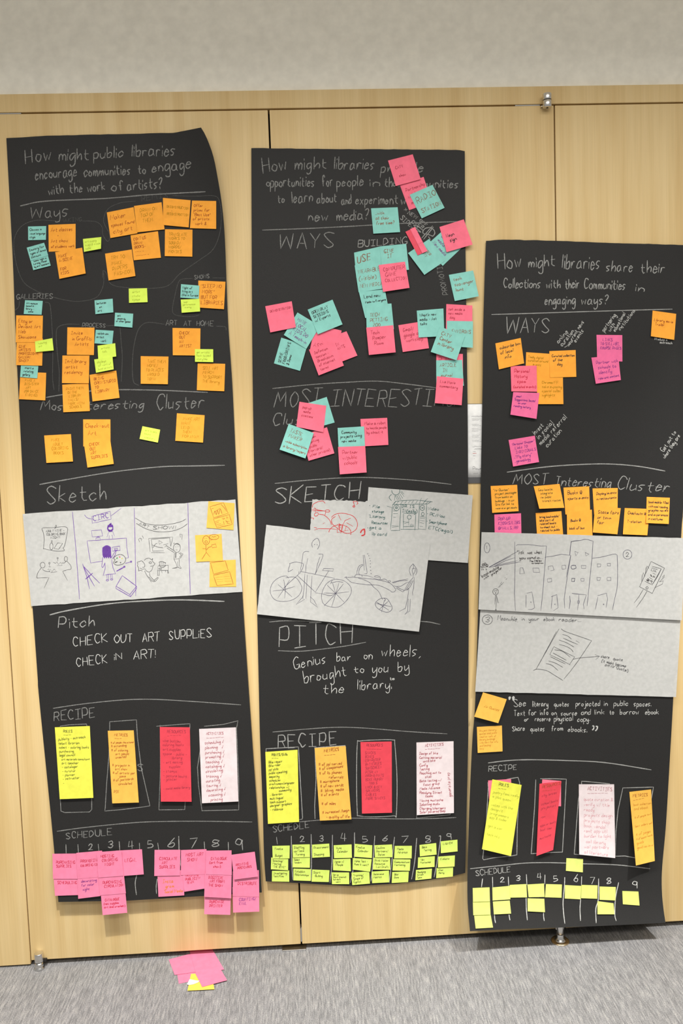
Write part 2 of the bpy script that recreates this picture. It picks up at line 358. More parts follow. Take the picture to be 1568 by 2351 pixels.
class Sheet:
    """a piece of paper; edges in photo pixels, depth from the host surface plus its own lift and curl (mm)"""
    def __init__(self, quad, host, lift=2.5, side=0.0, edges=None, nu=5, nv=6, place=on_wall):
        self.q = np.asarray(quad, float); self.host = host; self.lift = lift; self.side = side
        self.edges = edges; self.nu, self.nv = nu, nv; self.w0 = 0.6; self.place = place
    def curl(self, u, v):
        u = np.clip(u, 0, 1); v = np.clip(v, 0, 1)
        return self.lift * v ** 2 + self.side * v * (u if self.side > 0 else (u - 1)) ** 2 * (1 if self.side > 0 else -1)
    def w(self, px, py):
        u, v = inv_bilin(self.q, px, py); return self.host(px, py) + self.w0 + self.curl(u, v)
    def build(self, name, mat, thick=0.16):
        nu, nv = self.nu, self.nv; u, v = np.meshgrid(np.linspace(0, 1, nu + 1), np.linspace(0, 1, nv + 1))
        tl, tr, br, bl = self.q
        if self.edges is None:
            P = ((1 - u) * (1 - v))[..., None] * tl + (u * (1 - v))[..., None] * tr + (u * v)[..., None] * br + ((1 - u) * v)[..., None] * bl
        else:
            t, r, b, l = self.edges; T, B, Lf, Rt = samp(t, u), samp(b, u), samp(l, v), samp(r, v)
            P = (1 - v)[..., None] * T + v[..., None] * B + (1 - u)[..., None] * Lf + u[..., None] * Rt - (
                ((1 - u) * (1 - v))[..., None] * np.array(t[0]) + (u * (1 - v))[..., None] * np.array(t[-1]) + (u * v)[..., None] * np.array(b[-1]) + ((1 - u) * v)[..., None] * np.array(b[0]))
        W = self.host(P[..., 0], P[..., 1]) + self.w0 + self.curl(u, v)
        front = self.place(P[..., 0], P[..., 1], W / 1000).reshape(-1, 3)
        back = front.copy(); back[:, 1 if self.place is on_wall else 2] += (thick / 1000) * (1 if self.place is on_wall else -1)
        N = len(front); F = []; idx = lambda i, j: i * (nu + 1) + j
        for i in range(nv):
            for j in range(nu):
                a, b_, c, d = idx(i, j), idx(i, j + 1), idx(i + 1, j + 1), idx(i + 1, j)
                F.append((a, d, c, b_)); F.append((N + a, N + b_, N + c, N + d))
        rim = [idx(0, j) for j in range(nu)] + [idx(i, nu) for i in range(nv)] + [idx(nv, j) for j in range(nu, 0, -1)] + [idx(i, 0) for i in range(nv, 0, -1)]
        nf = len(F)
        for k in range(len(rim)):
            a, b_ = rim[k], rim[(k + 1) % len(rim)]; F.append((a, b_, N + b_, N + a))
        self.ob = mesh_obj(name, np.vstack([front, back]), F, mat, flat=range(nf, len(F)))
        return self.ob
    def ink(self, name, strokes, width, mat, e=0.22, seed=3):
        strokes = [np.asarray(p, float) for p in strokes if len(p)]
        if len(strokes) > 1:      # marks that stand well apart become parts of their own
            lo = np.array([p.min(0) for p in strokes]); hi = np.array([p.max(0) for p in strokes]); n = len(strokes)
            size = np.maximum((hi - lo).max(1), 1); grp = list(range(n))
            gap = np.hypot(*np.moveaxis(np.maximum(0, np.maximum(lo[:, None] - hi[None], lo[None] - hi[:, None])), -1, 0))
            for i, j in zip(*np.nonzero(gap <= np.maximum(14, .46 * np.maximum(size[:, None], size[None])))):
                a, b = grp[i], grp[j]
                if a != b: grp = [min(a, b) if g in (a, b) else g for g in grp]
            if len(set(grp)) > 1:
                for g in sorted(set(grp)): self.ink(name, [p for p, q in zip(strokes, grp) if q == g], width, mat, e, seed + g)
                return None
        V, F = ribbons(strokes, width, random.Random(seed))
        if not len(V): return None
        W = self.w(V[:, 0], V[:, 1]) + e
        return mesh_obj(name, self.place(V[:, 0], V[:, 1], W / 1000), F, mat, self.ob, smooth=False)
    def local(self, a, b):
        tl, tr, br, bl = self.q; a = np.asarray(a)[:, None]; b = np.asarray(b)[:, None]
        return (1 - a) * (1 - b) * tl + a * (1 - b) * tr + a * b * br + (1 - a) * b * bl
def note_text(sh, lines, seed, top=0.1, bot=0.9, left=0.09, maxcap=0.17, fill=0.9):
    rng = random.Random(seed); tl, tr, br, bl = sh.q
    W = np.hypot(*(tr - tl)); H = np.hypot(*(bl - tl)); n = len(lines); sp = (bot - top) / n; cap = min(maxcap, sp * 0.66)
    out = []
    for i, ln in enumerate(lines):
        ind = len(ln) - len(ln.lstrip(' ')); ln = ln.strip()
        if not ln: continue
        st, wd = text_strokes(ln, rng, 0.34, 0.12); x = left + ind * 0.05; capx = cap * H / W * 0.8
        k = min(1.0, (fill + .05 - x) / (wd * capx)); tilt = rng.uniform(-.03, .02)
        base = top + sp * (i + 0.82)
        for q in st:
            a = x + q[:, 0] * capx * k; b = base - q[:, 1] * cap * max(k, .6) + tilt * (a - x)
            out.append(sh.local(a, np.clip(b, 0.01, .995)))
    return out
# ================================================================== the setting
WOOD = wood_mat(); CARPET = carpet_mat(); DARK = plain('dark_cavity', (0.012, 0.008, 0.006), 0.9)
UPPER = plain('painted_wall', WALL_UP, 0.9)
def wx(px, py): return float(on_wall(px, py, 0)[0])
def wz(px, py): return float(on_wall(px, py, 0)[2])
SEAM_Z = CAMZ + 0.3936 * DIST; TOP_Z = CAMZ + 0.4148 * DIST; DOOR_B = CAMZ - 0.6243 * DIST
SX = [-0.3610 * DIST, -0.0245 * DIST, 0.3126 * DIST]
box('floor', -3.2, 3.6, -4.2, 0.6, -0.05, 0.0, CARPET, kind='structure')
box('wall_back', -3.2, 3.6, 0.012, 0.16, TOP_Z, 3.0, UPPER, kind='structure')
box('trim_1', -3.2, 3.6, 0.0, 0.04, SEAM_Z + 0.0022, TOP_Z, WOOD, bev=0.0008, kind='structure')
box('gap_dark_backing', -3.2, 3.6, 0.075, 0.16, 0.0, TOP_Z, DARK, kind='structure')  # added black box; its colour stands for the darkness behind the door gaps
ends = [-3.2] + SX + [3.6]; gaps = [0.0015, 0.0024, 0.0018]
for i in range(4):
    a = ends[i] + (gaps[i - 1] if i else 0); b = ends[i + 1] - (gaps[i] if i < 3 else 0)
    box('door_%d' % (i + 1), a, b, 0.0, 0.04, DOOR_B - (0.012 if i == 0 else 0), SEAM_Z - 0.0022, WOOD, bev=0.0008, kind='structure')
box('ceiling', -3.2, 3.6, -4.2, 0.16, 3.0, 3.05, UPPER, kind='structure')

# ---- pivot hardware
STEEL = chrome_mat(); BLACKR = plain('black_rubber', (0.015, 0.013, 0.012), 0.5); BRASS = plain('brushed_brass', (0.62, 0.45, 0.25), 0.3, 0.9)
def hinge(label, loc, door):      # a part of the door it carries
    d = bpy.data.objects[door]
    o = bpy.data.objects.new('pivot_hinge', None); C.objects.link(o); o.empty_display_size = .03; o.parent = d
    o.location = Vector(loc) - d.location
    o['_o'] = list(loc); return tag(o, label)
px0 = on_wall(1256.2, 232, 0.017); ax, ay = float(px0[0]), float(px0[1])
zt = float(on_wall(1256.2, 215.5, 0.017)[2]); zr = float(on_wall(1256.2, 230.5, 0.017)[2]); zb = float(on_wall(1256.2, 247.5, 0.017)[2])
h = hinge('short round steel pivot hinge at the top of the right-hand door seam', (ax, ay, zb), 'door_3')
r = 0.0122
lathe('upper_barrel', ax, ay, [(r * .94, zt), (r, zt - .001), (r, zr + .0022), (r * .95, zr + .0012)][::-1], STEEL, h)
lathe('seal_ring', ax, ay, [(r * .9, zr - .0012), (r * .9, zr + .0012)], BLACKR, h)
lathe('lower_barrel', ax, ay, [(r * .90, zb), (r, zb + .0012), (r, zr - .0018), (r * .95, zr - .001)], STEEL, h)
lathe('cap_screw', ax, ay, [(.0028, zb - .0008), (.0034, zb + .0002)], BLACKR, h, 16)
def arm(h, x0, x1, y, z0, z1, top=True):
    V, F = [], []
    n = 8
    for k in range(n + 1):
        t = k / n; x = x0 + (x1 - x0) * t; c = z0 + (z1 - z0) * (t ** 1.8 if top else 1)
        for yy in (y, 0.0): V += [(x, yy, z0), (x, yy, c + .001)]
    for k in range(n):
        o = 4 * k; F += [(o, o + 4, o + 5, o + 1), (o + 2, o + 3, o + 7, o + 6), (o + 1, o + 5, o + 7, o + 3), (o, o + 2, o + 6, o + 4)]
    F += [(0, 1, 3, 2), (4 * n, 4 * n + 2, 4 * n + 3, 4 * n + 1)]
    return mesh_obj('door_clamp', V, F, STEEL, h, smooth=False)
arm(h, float(on_wall(1240, 240, 0)[0]), ax, -0.012, zb + .006, zr - .001)
# left foot pivot
fl = on_floor(91, 2223, 0.0); fx, fy = float(fl[0]), float(fl[1])
h = hinge('squat round steel floor pivot at the foot of the left door seam', (fx, fy, 0), 'door_2')
lathe('upper_barrel', fx, fy, [(.0118, .0215), (.0125, .0225), (.0125, .046), (.0115, .047)], STEEL, h)
lathe('seal_ring', fx, fy, [(.0113, .0195), (.0113, .0218)], BLACKR, h)
lathe('lower_barrel', fx, fy, [(.0155, 0.0), (.0155, .003), (.0125, .006), (.0115, .010), (.0118, .0198)], STEEL, h)
V, F = box_vf(fx + .004, fx + .020, -0.010, -0.0002, DOOR_B - .001, DOOR_B + .006, .001); mesh_obj('door_clamp', V, F, BLACKR, h, smooth=False)
# right foot pivot with floor plate
fl = on_floor(1286, 2160, 0.0); fx, fy = float(fl[0]), float(fl[1])
h = hinge('round steel floor pivot on a brass plate below the right poster', (fx, fy, 0), 'door_3')
lathe('floor_plate', fx, fy, [(.0265, 0.0), (.0265, .0016), (.024, .003), (.010, .0032)], BRASS, h, 40)
lathe('lower_barrel', fx, fy, [(.0165, .0028), (.0165, .004), (.0135, .007), (.0108, .010), (.0108, .0215), (.0104, .0225)], STEEL, h)
lathe('seal_ring', fx, fy, [(.0098, .0215), (.0098, .0243)], BLACKR, h)
lathe('upper_barrel', fx, fy, [(.0098, .0238), (.0106, .0248), (.0106, .058), (.0098, .059)], STEEL, h)
V, F = box_vf(fx - .012, fx + .012, fy, -0.0002, .034, .052, .001); mesh_obj('door_clamp', V, F, STEEL, h, smooth=False)
# strike plate on the floor and bolt seen in the middle seam
a = on_floor(648, 2180, 0); b = on_floor(703, 2177, 0)
V, F = box_vf(float(a[0]), float(b[0]), -0.004, 0.03, 0.0, 0.0035, .0008)
tag(mesh_obj('strike_plate', V, F, STEEL, smooth=False), 'flat steel strike plate on the carpet under the middle door seam', 'plate')
V, F = box_vf(SX[1] - .0022, SX[1] + .0022, 0.004, 0.03, wz(689, 2164), wz(688, 2135), .0003)
mesh_obj('edge_bolt', V, F, plain('grey_metal', (.4, .4, .39), .5, .3), bpy.data.objects['door_2'], smooth=False)
for (xa, xb, lab) in ((1183, 1240, 'thin steel strip in the gap left of the top hinge'), (-8, 48, 'thin steel strip in the gap above the far left door')):
    V, F = box_vf(wx(xa, 240 if xa > 500 else 265), wx(xb, 240 if xa > 500 else 265), 0.002, 0.03, SEAM_Z - .0012, SEAM_Z + .0012, .0002)
    mesh_obj('pivot_strip', V, F, plain('grey_metal', (.4, .4, .39), .5, .3), bpy.data.objects['door_3' if xa > 500 else 'door_1'], smooth=False)

# ================================================================== posters
def sst(x): x = np.clip(x, 0, 1); return x * x * (3 - 2 * x)
def host_left(px, py):
    px = np.asarray(px, float); py = np.asarray(py, float)
    lift = 26 * np.clip((py - 1720) / 350, 0, 1.15) ** 2
    cor = 46 * np.clip((px - 300 - 0.25 * (py - 290)) / 190, 0, 1) ** 2 * sst((820 - py) / 520)
    edge = 5 * np.clip((px - 470) / 100, 0, 1) ** 2 + 1.5 * np.clip((90 - px) / 80, 0, 1)
    return 3.0 + lift + cor + edge + 0.8 * np.sin(py / 160.0) * np.sin(px / 130.0) + 1.2 * np.exp(-((py - 1786) / 28.0) ** 2)
def host_mid(px, py):
    px = np.asarray(px, float); py = np.asarray(py, float)
    lift = 13 * np.clip((py - 1820) / 210, 0, 1.2) ** 2
    edge = 4 * np.clip((px - 1010) / 65, 0, 1) ** 2 + 3 * np.clip((py - 700) / 900, 0, 1) * np.clip((650 - px) / 70, 0, 1)
    return 5.5 + lift + edge + 0.7 * np.sin(py / 190.0 + 1) * np.sin(px / 120.0)
def host_right(px, py):
    px = np.asarray(px, float); py = np.asarray(py, float)
    lift = 84 * np.clip((py - 1850) / 285, 0, 1.1) ** 2
    edge = (10 * np.clip((px - 1450) / 110, 0, 1) ** 2 + 5 * np.clip((1190 - px) / 100, 0, 1) ** 2) * np.clip((py - 560) / 300, 0.2, 1)
    return 6.0 + lift + edge + 0.8 * np.sin(py / 170.0 + 2) * np.sin(px / 125.0)
def host_wall(px, py): return np.zeros(np.shape(px))
def poster_mat():
    m, nt, b = newmat('black_paper')
    n = noise(nt, 900, 2, coord='Position'); r = ramp(nt, n.outputs[0], [(0.3, (.0135, .013, .0125)), (0.7, (.022, .0215, .021))])
    nt.links.new(r.outputs[0], b.inputs['Base Color']); b.inputs['Roughness'].default_value = .62; b.inputs['Specular IOR Level'].default_value = .28
    return m
BLACK = poster_mat(); rj = random.Random(5)
def jag(pts, amp, n):             # torn or hand-cut edge
    P = samp(np.array(pts, float), np.linspace(0, 1, n)); Q = P.copy()
    for i in range(1, n - 1): Q[i] += (rj.uniform(-amp, amp) * .5, rj.uniform(-amp, amp))
    return Q
def poster(host, top, right, bottom, left, label):
    t, b = np.array(top, float), np.array(bottom, float); r_, l_ = np.array(right, float), np.array(left, float)
    s = Sheet([t[0], t[-1], b[-1], b[0]], host, lift=0, edges=(t, catmull(r_, 6), b, catmull(l_, 6)), nu=48, nv=120); s.w0 = 0.0
    tag(s.build('poster', BLACK, 0.3), label, 'poster', 'tall black paper posters taped to the wooden doors')
    return s
PL = poster(host_left, jag([(14.5, 317), (100, 312), (275, 307.5), (399.5, 305), (430, 299), (461.5, 292.7)], .5, 30),
    [(461.5, 292.7), (473.5, 314), (489, 356), (499, 404), (510, 473), (516.6, 555), (523.5, 735), (534, 895), (545, 1140), (556.6, 1364), (570, 1570), (589, 1845), (593.5, 1917), (601, 2049)],
    [(134, 2071), (296.6, 2067.7), (469, 2057), (601, 2049)],
    [(14.5, 317), (29, 590), (34, 719), (40, 855), (47, 991), (57, 1176), (74.5, 1392), (86.5, 1557), (89.5, 1600), (121, 1917), (134, 2071)],
    'left black poster asking how libraries might engage communities with artists, its top right corner curling')
PM = poster(host_mid, jag([(577, 340), (774, 342), (1058, 344), (1067, 347)], .5, 34),
    [(1067, 347), (1069, 600), (1073.5, 930), (1075, 1208), (1076, 1421), (1075, 1617), (1075, 1700), (1071.5, 1851), (1068, 2004)],
    [(610, 2023.5), (669.7, 2026.7), (749.5, 2031.5), (813, 2034.7), (909, 2029), (972.7, 2022), (1030, 2014), (1068, 2004)],
    [(577, 340), (578, 600), (580, 870), (585.5, 1190), (590.7, 1421), (595, 1617), (597, 1700), (603, 1851), (606, 1960), (610, 2023.5)],
    'middle black poster asking how libraries might provide new media, with teal and pink notes')
PR = poster(host_right, jag([(1115.8, 553), (1148.5, 549.8), (1279, 552.5), (1391, 557), (1568, 562.4), (1587, 564)], .8, 44),
    [(1587, 564), (1580, 800), (1569, 1150), (1563.8, 1233), (1545.5, 1606), (1538, 1739), (1529, 1892), (1520, 1994), (1519.5, 2045), (1523, 2085), (1528, 2119)],
    [(1078.8, 2138), (1157, 2133.8), (1286.8, 2129.6), (1384, 2125.7), (1528, 2119)],
    [(1115.8, 553), (1112.7, 633), (1108.6, 789), (1108, 880), (1103.7, 1107), (1102, 1220), (1092, 1589), (1084, 1707.6), (1076, 1895), (1073, 2054), (1078.8, 2138)],
    'right black poster asking how libraries share collections, lowest of three, bottom curling off the wall')
_cs = [0]
def chw(P, reg, name, spec, wd=2.6, tone='a', split=False, sl=0.08):
    wd *= .68 if name == 'chalk_text' else .74 if name == 'chalk_writing' else .95 if name == 'chalk_title' else .85
    _cs[0] += 1
    if split:
        for i, part in enumerate(spec.split(';;')): P.ink(name, words(reg, part, _cs[0] * 31 + i), wd, chalk(tone), .3, _cs[0] + i)
    else:                         # one part for each written line
        lines, last = [], None
        for part in spec.split(';;'):
            n = list(map(float, part.rsplit('@', 1)[1].split(',')))
            if last is not None and abs(n[1] - last[1]) < .55 * n[4] and abs(n[0] - last[0]) < 1.2 * max(n[4], last[2]) and n[0] > last[0] - 20: lines[-1] += ';;' + part
            else: lines.append(part)
            last = (n[2], n[3], n[4])
        for i, l in enumerate(lines): P.ink(name, words(reg, l, _cs[0] * 31 + i, sl), wd, chalk(tone), .3, _cs[0])
def chp(P, reg, name, spec, wd=2.2, tone='a', split=True):
    wd *= .88
    _cs[0] += 1
    if split:
        for i, p in enumerate(spec.split('|')): P.ink(name, paths(reg, p), wd, chalk(tone), .3, _cs[0] + i)
    else: P.ink(name, paths(reg, spec), wd, chalk(tone), .3, _cs[0])
# ---- left poster
chw(PL, 'A', 'chalk_title', "How@172,274,340,252,95;;might@393,256,592,248,82;;public@625,245,822,232,72;;libraries@880,232,1165,222,80;;encourage@235,382,510,360,78;;communities@560,362,870,350,74;;to@920,345,970,343,58;;engage@1015,335,1270,310,78;;with@325,490,425,470,64;;the@465,472,550,465,68;;work@583,467,700,455,64;;of@745,465,825,455,72;;artists?@850,455,1080,440,74")
chp(PL, 'A', 'chalk_line', "135,560 300,528 700,510 1000,485 1370,465", 3, 'a')
chw(PL, 'A', 'chalk_heading', "W@205,645,280,640,74;;ays@300,638,452,628,80", 2.4)
chw(PL, 'A', 'chalk_heading', "MAKING@398,672,545,660,26", 1.6, 'c'); chw(PL, 'A', 'chalk_heading', "REMIX@945,532,1120,500,38", 1.8, 'c')
chp(PL, 'A', 'chalk_loop', "390,662 250,655 150,690 98,770 95,870 120,985 160,1070 230,1120 330,1160 430,1186 530,1196 640,1171 685,1101 692,1031 685,991", 1.7, 'c')
chp(PL, 'A', 'chalk_loop', "550,660 640,665 680,700 685,750 715,795 730,780 728,740 705,700 690,650 720,580 800,540 905,528", 1.7, 'c')
chp(PL, 'A', 'chalk_loop', "1150,492 1300,495 1420,492 1460,520 1475,620 1465,740 1420,850 1330,920 1200,1011 1120,1091 1000,1109 830,1103 740,1081 715,1021 690,991 683,1041", 1.7, 'c')
chw(PL, 'B', 'chalk_heading', "GALLERIES@110,310,350,305,32", 2, 'a'); chw(PL, 'B', 'chalk_heading', "SHOWS@1297,178,1395,170,27", 1.6, 'a')
chw(PL, 'B', 'chalk_heading', "PROCESS@548,497,702,499,26", 1.6, 'a'); chw(PL, 'B', 'chalk_heading', "ART@1105,484,1180,484,34;;AT@1225,487,1272,487,30;;HOME@1310,488,1420,490,34", 1.9, 'a')
chp(PL, 'B', 'chalk_loop', "130,320 125,360 100,385|300,330 330,340 340,400 350,560 352,700 350,830 360,915", 1.8, 'c')
chp(PL, 'B', 'chalk_loop', "1285,172 1210,178 1185,210 1165,290 1150,370 1160,410 1220,425 1290,425 1330,415|1418,168 1500,170", 1.6, 'c')
chp(PL, 'B', 'chalk_loop', "530,478 440,478 385,500 375,560 385,700 395,800 392,925|705,488 790,485 800,500 808,600 815,700 808,865", 1.9, 'c')
chp(PL, 'B', 'chalk_loop', "1098,478 1000,465 950,480 915,530 890,640 882,760 890,860 925,885|1440,490 1500,495 1508,520", 1.9, 'c')
chp(PL, 'C', 'chalk_line', "285,88 390,70 560,48 700,40 950,42 1290,56", 2.6, 'a')
chw(PL, 'C', 'chalk_heading', "Most@250,168,425,165,58;;Interesting@440,165,890,152,56;;Cluster@970,165,1262,150,85", 2.5, 'a', sl=.22)
chp(PL, 'C', 'chalk_line', "245,628 400,600 700,550 1000,518 1200,513 1395,509", 2.8, 'a')
chw(PL, 'C', 'chalk_heading', "Sketch@290,745,662,722,105", 2.8, 'a', sl=.1)
chp(PL, 'D', 'chalk_line', "215,818 330,790 600,745 850,725 1100,718 1380,728", 3.2, 'b')
chw(PL, 'D', 'chalk_heading', "Pitch@275,905,515,890,76", 2.6, 'b')
chw(PL, 'D', 'chalk_text', "CHECK@372,1030,600,1002,62;;OUT@648,1005,765,998,55;;ART@835,1000,945,992,58;;SUPPLiES@1010,982,1290,966,58;;CHECK@395,1165,598,1138,58;;iN@645,1120,695,1115,46;;ART!@775,1115,920,1105,56", 2.5, 'w')
chp(PL, 'E', 'chalk_line', "92,105 300,75 550,50 750,45 1000,58 1345,82|118,925 300,900 600,870 800,860 1100,858 1420,863", 2.1, 'a')
chw(PL, 'E', 'chalk_heading', "RECIPE@100,190,368,165,62", 2.4, 'a')
chp(PL, 'E', 'chalk_frame', "-140,224 200,215 315,210 320,228 350,700 350,780 335,796 170,800 145,790 140,700 120,400 140,224|-470,250 470,195 560,188 648,182 655,300 680,500 738,755 700,762 550,780 437,790 440,770 450,600 465,420 470,250|-780,225 900,215 1005,208 1004,230 990,500 973,730 970,780 798,782 808,500 806,215|-1100,225 1230,212 1325,188 1315,240 1330,600 1330,782 1085,788 1062,620 1055,500 1075,370 1085,240", 1.9, 'a')
chw(PL, 'E', 'chalk_letter', "S@655,522,690,520,45", 1.8, 'a')
chw(PL, 'F', 'chalk_heading', "SCHEDULE@178,135,482,106,42", 2.2, 'a')
chw(PL, 'F', 'chalk_number', "2@328,207,362,205,42;;3@458,195,492,193,46;;4@593,202,630,198,55;;5@722,195,757,193,46;;6@860,190,902,186,62;;7@1003,195,1047,193,58;;8@1150,187,1195,185,48;;9@1310,212,1350,208,76", 2.2, 'b', split=True)
chp(PL, 'F', 'chalk_tick', "-178,170 180,235|-258,170 262,232|-393,168 398,216|-533,150 537,210|-668,160 670,208|-790,160 797,208|-930,115 932,205 943,312|-1100,152 1103,208|-1260,155 1262,214|650,375 640,430 648,508|787,400 780,450 782,500", 2.1, 'b')
# ---- middle poster
chw(PM, 'G', 'chalk_title', "How@125,190,272,168,96;;might@328,165,532,158,78;;libraries@582,163,837,168,78;;provide@880,182,1150,186,68;;opportunities@145,275,452,272,66;;for@505,276,572,270,68;;people@597,275,765,267,64;;in@808,275,870,272,54;;their@905,277,1015,276,62;;communities@1040,280,1378,282,58;;to@217,382,260,380,54;;learn@310,382,442,372,76;;about@470,384,596,376,64;;and@628,390,690,386,60;;experiment@718,390,987,386,62;;with@1010,390,1120,385,60;;new@415,497,535,492,64;;media?@597,494,800,488,66")
chp(PM, 'G', 'chalk_line', "118,555 400,545 700,530 1000,513 1380,500", 2.4, 'a')
chw(PM, 'G', 'chalk_heading', "WAYS@225,678,570,668,95", 2.8, 'a'); chw(PM, 'G', 'chalk_heading', "BUILDING@735,664,1048,642,42", 2.2, 'b')
chw(PM, 'g', 'chalk_writing', "* NEW@200,190,430,340,66;;SIDE@140,330,330,480,80;;$@330,480,520,590,80;;OVER@350,400,550,510,55;;OFF@490,370,600,470,50", 2.2, 'b')
chp(PM, 'g', 'chalk_sign', "735,520 690,490 600,505 555,560 570,600 640,610 720,640 740,640 770,590 750,530 700,500|-730,458 535,680|-745,480 565,705|655,650 680,690 690,710", 2.2, 'b', split=False)
chw(PM, 'g', 'chalk_writing', "PROMOTION@1010,1690,865,1040,95", 2.0, 'a')
chp(PM, 'I', 'chalk_line', "135,65 400,38 650,22 850,15 1050,35 1245,60|150,710 350,690 600,672 800,670 1100,688 1350,716", 2.3, 'a')
chw(PM, 'I', 'chalk_heading', "MOST@145,195,455,182,112;;INTERESTING@530,188,1370,178,112;;Cluster@130,314,520,302,78", 2.6, 'a', sl=.26)
chw(PM, 'I', 'chalk_heading', "SKETCH@150,850,722,812,110", 2.9, 'b', sl=.2)
chp(PM, 'J', 'chalk_line', "140,720 250,712 460,716 800,716 1150,716 1280,736|198,912 350,915 500,900 650,880 785,855", 2.1, 'a')
chw(PM, 'J', 'chalk_heading', "PITCH@205,890,690,860,140", 2.8, 'b')
chw(PM, 'J', 'chalk_text', "Genius@305,1032,520,992,72;;bar@590,982,685,976,54;;on@770,970,825,966,56;;wheels,@887,950,1148,948,76;;brought@375,1130,655,1078,76;;to@705,1062,770,1056,48;;you@828,1056,930,1052,66;;by@998,1048,1070,1042,64;;the@500,1198,640,1196,72;;library.@730,1172,955,1162,68;;tm@945,1109,972,1107,22", 2.4, 'w')
chp(PM, 'K', 'chalk_line', "112,65 400,40 600,30 800,38 1100,62 1370,78|300,712 500,695 700,685 1000,690 1250,688 1435,680", 2.0, 'a')
chw(PM, 'K', 'chalk_heading', "RECIPE@150,182,575,156,95", 2.8, 'b')
chp(PM, 'K', 'chalk_frame', "-65,215 65,185 298,172 305,300 328,680 325,692 300,697|-418,690 415,600 425,400 418,200 415,178 635,162 640,180|722,150 740,130 850,122 980,122 992,150 1008,400 1003,660 985,668 850,675 735,668 722,640 717,400 722,150|-1150,665 1148,685 1390,660 1395,640", 2.0, 'b')
chw(PM, 'K', 'chalk_heading', "SCHEDLE@115,787,375,752,44", 2.2, 'a')
chw(PM, 'K', 'chalk_number', "2@310,855,345,853,42;;3@448,852,480,850,45;;4@603,852,638,850,55;;5@757,857,795,855,42;;6@905,852,938,850,42;;7@1042,867,1090,863,52;;8@1215,862,1250,858,52;;9@1368,842,1398,838,45", 2.1, 'b', split=True)
chp(PM, 'K', 'chalk_tick', "-140,820 147,872|247,812 250,1000 258,1130|390,800 392,1000 388,1135|543,805 540,1000 525,1150|702,788 700,1000 672,1150|848,812 835,1000 820,1140|990,820 970,1000 952,1150|1150,828 1135,1000 1113,1125|1310,815 1322,825 1300,980 1275,1110", 2.2, 'b')
# ---- right poster
chw(PR, 'L', 'chalk_title', "How@205,252,375,237,116;;might@430,242,622,230,88;;libraries@678,245,952,250,105;;share@1002,264,1195,270,84;;their@1258,277,1432,277,86;;Collections@245,390,515,392,74;;with@558,390,662,390,66;;their@700,395,802,390,74;;Communities@838,392,1142,402,74;;in@1220,412,1282,414,58;;engaging@548,512,772,508,72;;ways?@818,507,1012,512,72", 2.3, 'b')
chp(PR, 'L', 'chalk_line', "155,585 400,578 800,565 1200,553 1490,545", 2.3, 'b')
chw(PR, 'L', 'chalk_heading', "WAYS@262,717,580,720,110", 2.5, 'b')
chw(PR, 'L', 'chalk_writing', "online@652,800,722,715,34;;curation@678,820,765,712,34;;current news@738,806,838,640,32;;events@778,792,836,705,32;;>@700,836,735,815,30", 1.8, 'w')
chw(PR, 'L', 'chalk_writing', "partnering@988,716,1075,592,34;;with@1033,712,1066,660,32;;educational@1068,712,1145,580,32;;institutions@1108,705,1218,558,32", 1.8, 'w')
chw(PR, 'L', 'chalk_writing', "Produce a@1357,772,1452,780,20;;outreach@1397,797,1487,804,20", 1.5, 'w')
chw(PR, 'M', 'chalk_writing', "invest@520,366,582,303,36;;in social@547,396,648,285,34;;media referral@562,440,745,245,36;;curation@607,455,708,340,34", 1.8, 'w')
chw(PR, 'M', 'chalk_writing', "Get out to@1432,487,1520,348,34;;where they are@1442,535,1548,375,30", 1.6, 'w')
chp(PR, 'M', 'chalk_line', "320,630 600,592 850,575 1050,572 1250,588 1442,622", 2.7, 'b')
chw(PR, 'M', 'chalk_heading', "MOST@362,716,600,712,74;;Interesting@660,722,1052,738,72;;Cluster@1095,752,1468,774,86", 2.3, 'b', sl=.25)
chw(PR, 'O', 'chalk_text', "See@350,135,437,126,50;;literary@485,132,597,130,42;;quotes@640,132,747,130,38;;projected@795,130,968,128,40;;in@1000,127,1024,126,36;;public@1070,128,1172,126,40;;spaces.@1215,130,1337,130,38;;Text@350,200,432,196,40;;for@455,196,512,192,40;;info@540,195,597,190,40;;on@622,194,657,192,34;;source@690,196,802,194,34;;and@835,192,900,190,36;;link@930,190,1002,188,38;;to@1040,188,1070,186,34;;borrow@1115,190,1247,186,38;;ebook@1295,190,1392,186,36;;or@425,238,457,236,32;;reserve@502,238,612,236,36;;physical@640,240,774,233,40;;copy.@808,242,897,236,38;;Share@340,310,427,306,36;;quotes@470,311,570,308,36;;from@622,310,702,306,38;;ebooks.@740,313,877,316,38", 2.0, 'w')
chp(PR, 'O', 'chalk_quote_mark', "318,62 325,66 318,82 316,62|343,60 352,66 345,86 341,62|915,272 926,274 924,292 914,302|940,274 952,277 948,296 936,308", 3.2, 'w')
chp(PR, 'O', 'chalk_line', "165,538 300,522 450,515 700,520 1000,535 1340,588", 2.5, 'b')
chw(PR, 'O', 'chalk_heading', "RECIPE@168,602,372,586,38", 2.0, 'b')
chp(PR, 'O', 'chalk_frame', "-163,678 166,715 150,1000 126,1225 132,1236 200,1222 330,1208 372,1200 375,1000 385,800 392,680 380,642 300,655|-508,658 500,850 475,1192 560,1185 700,1180 715,900 728,655 640,652 540,652|-1042,688 875,672 838,670 838,695 815,800 785,1195 820,1198|-1340,800 1355,712 1135,718 1100,880 1085,1030 1080,1210 1150,1208 1225,1222", 2.0, 'b')
chp(PR, 'P', 'chalk_line', "60,415 300,390 450,375 600,372 740,375 860,380 1100,388 1335,415", 2.2, 'b')
chw(PR, 'P', 'chalk_heading', "SCHEDULE@100,468,346,437,38", 2.0, 'b')
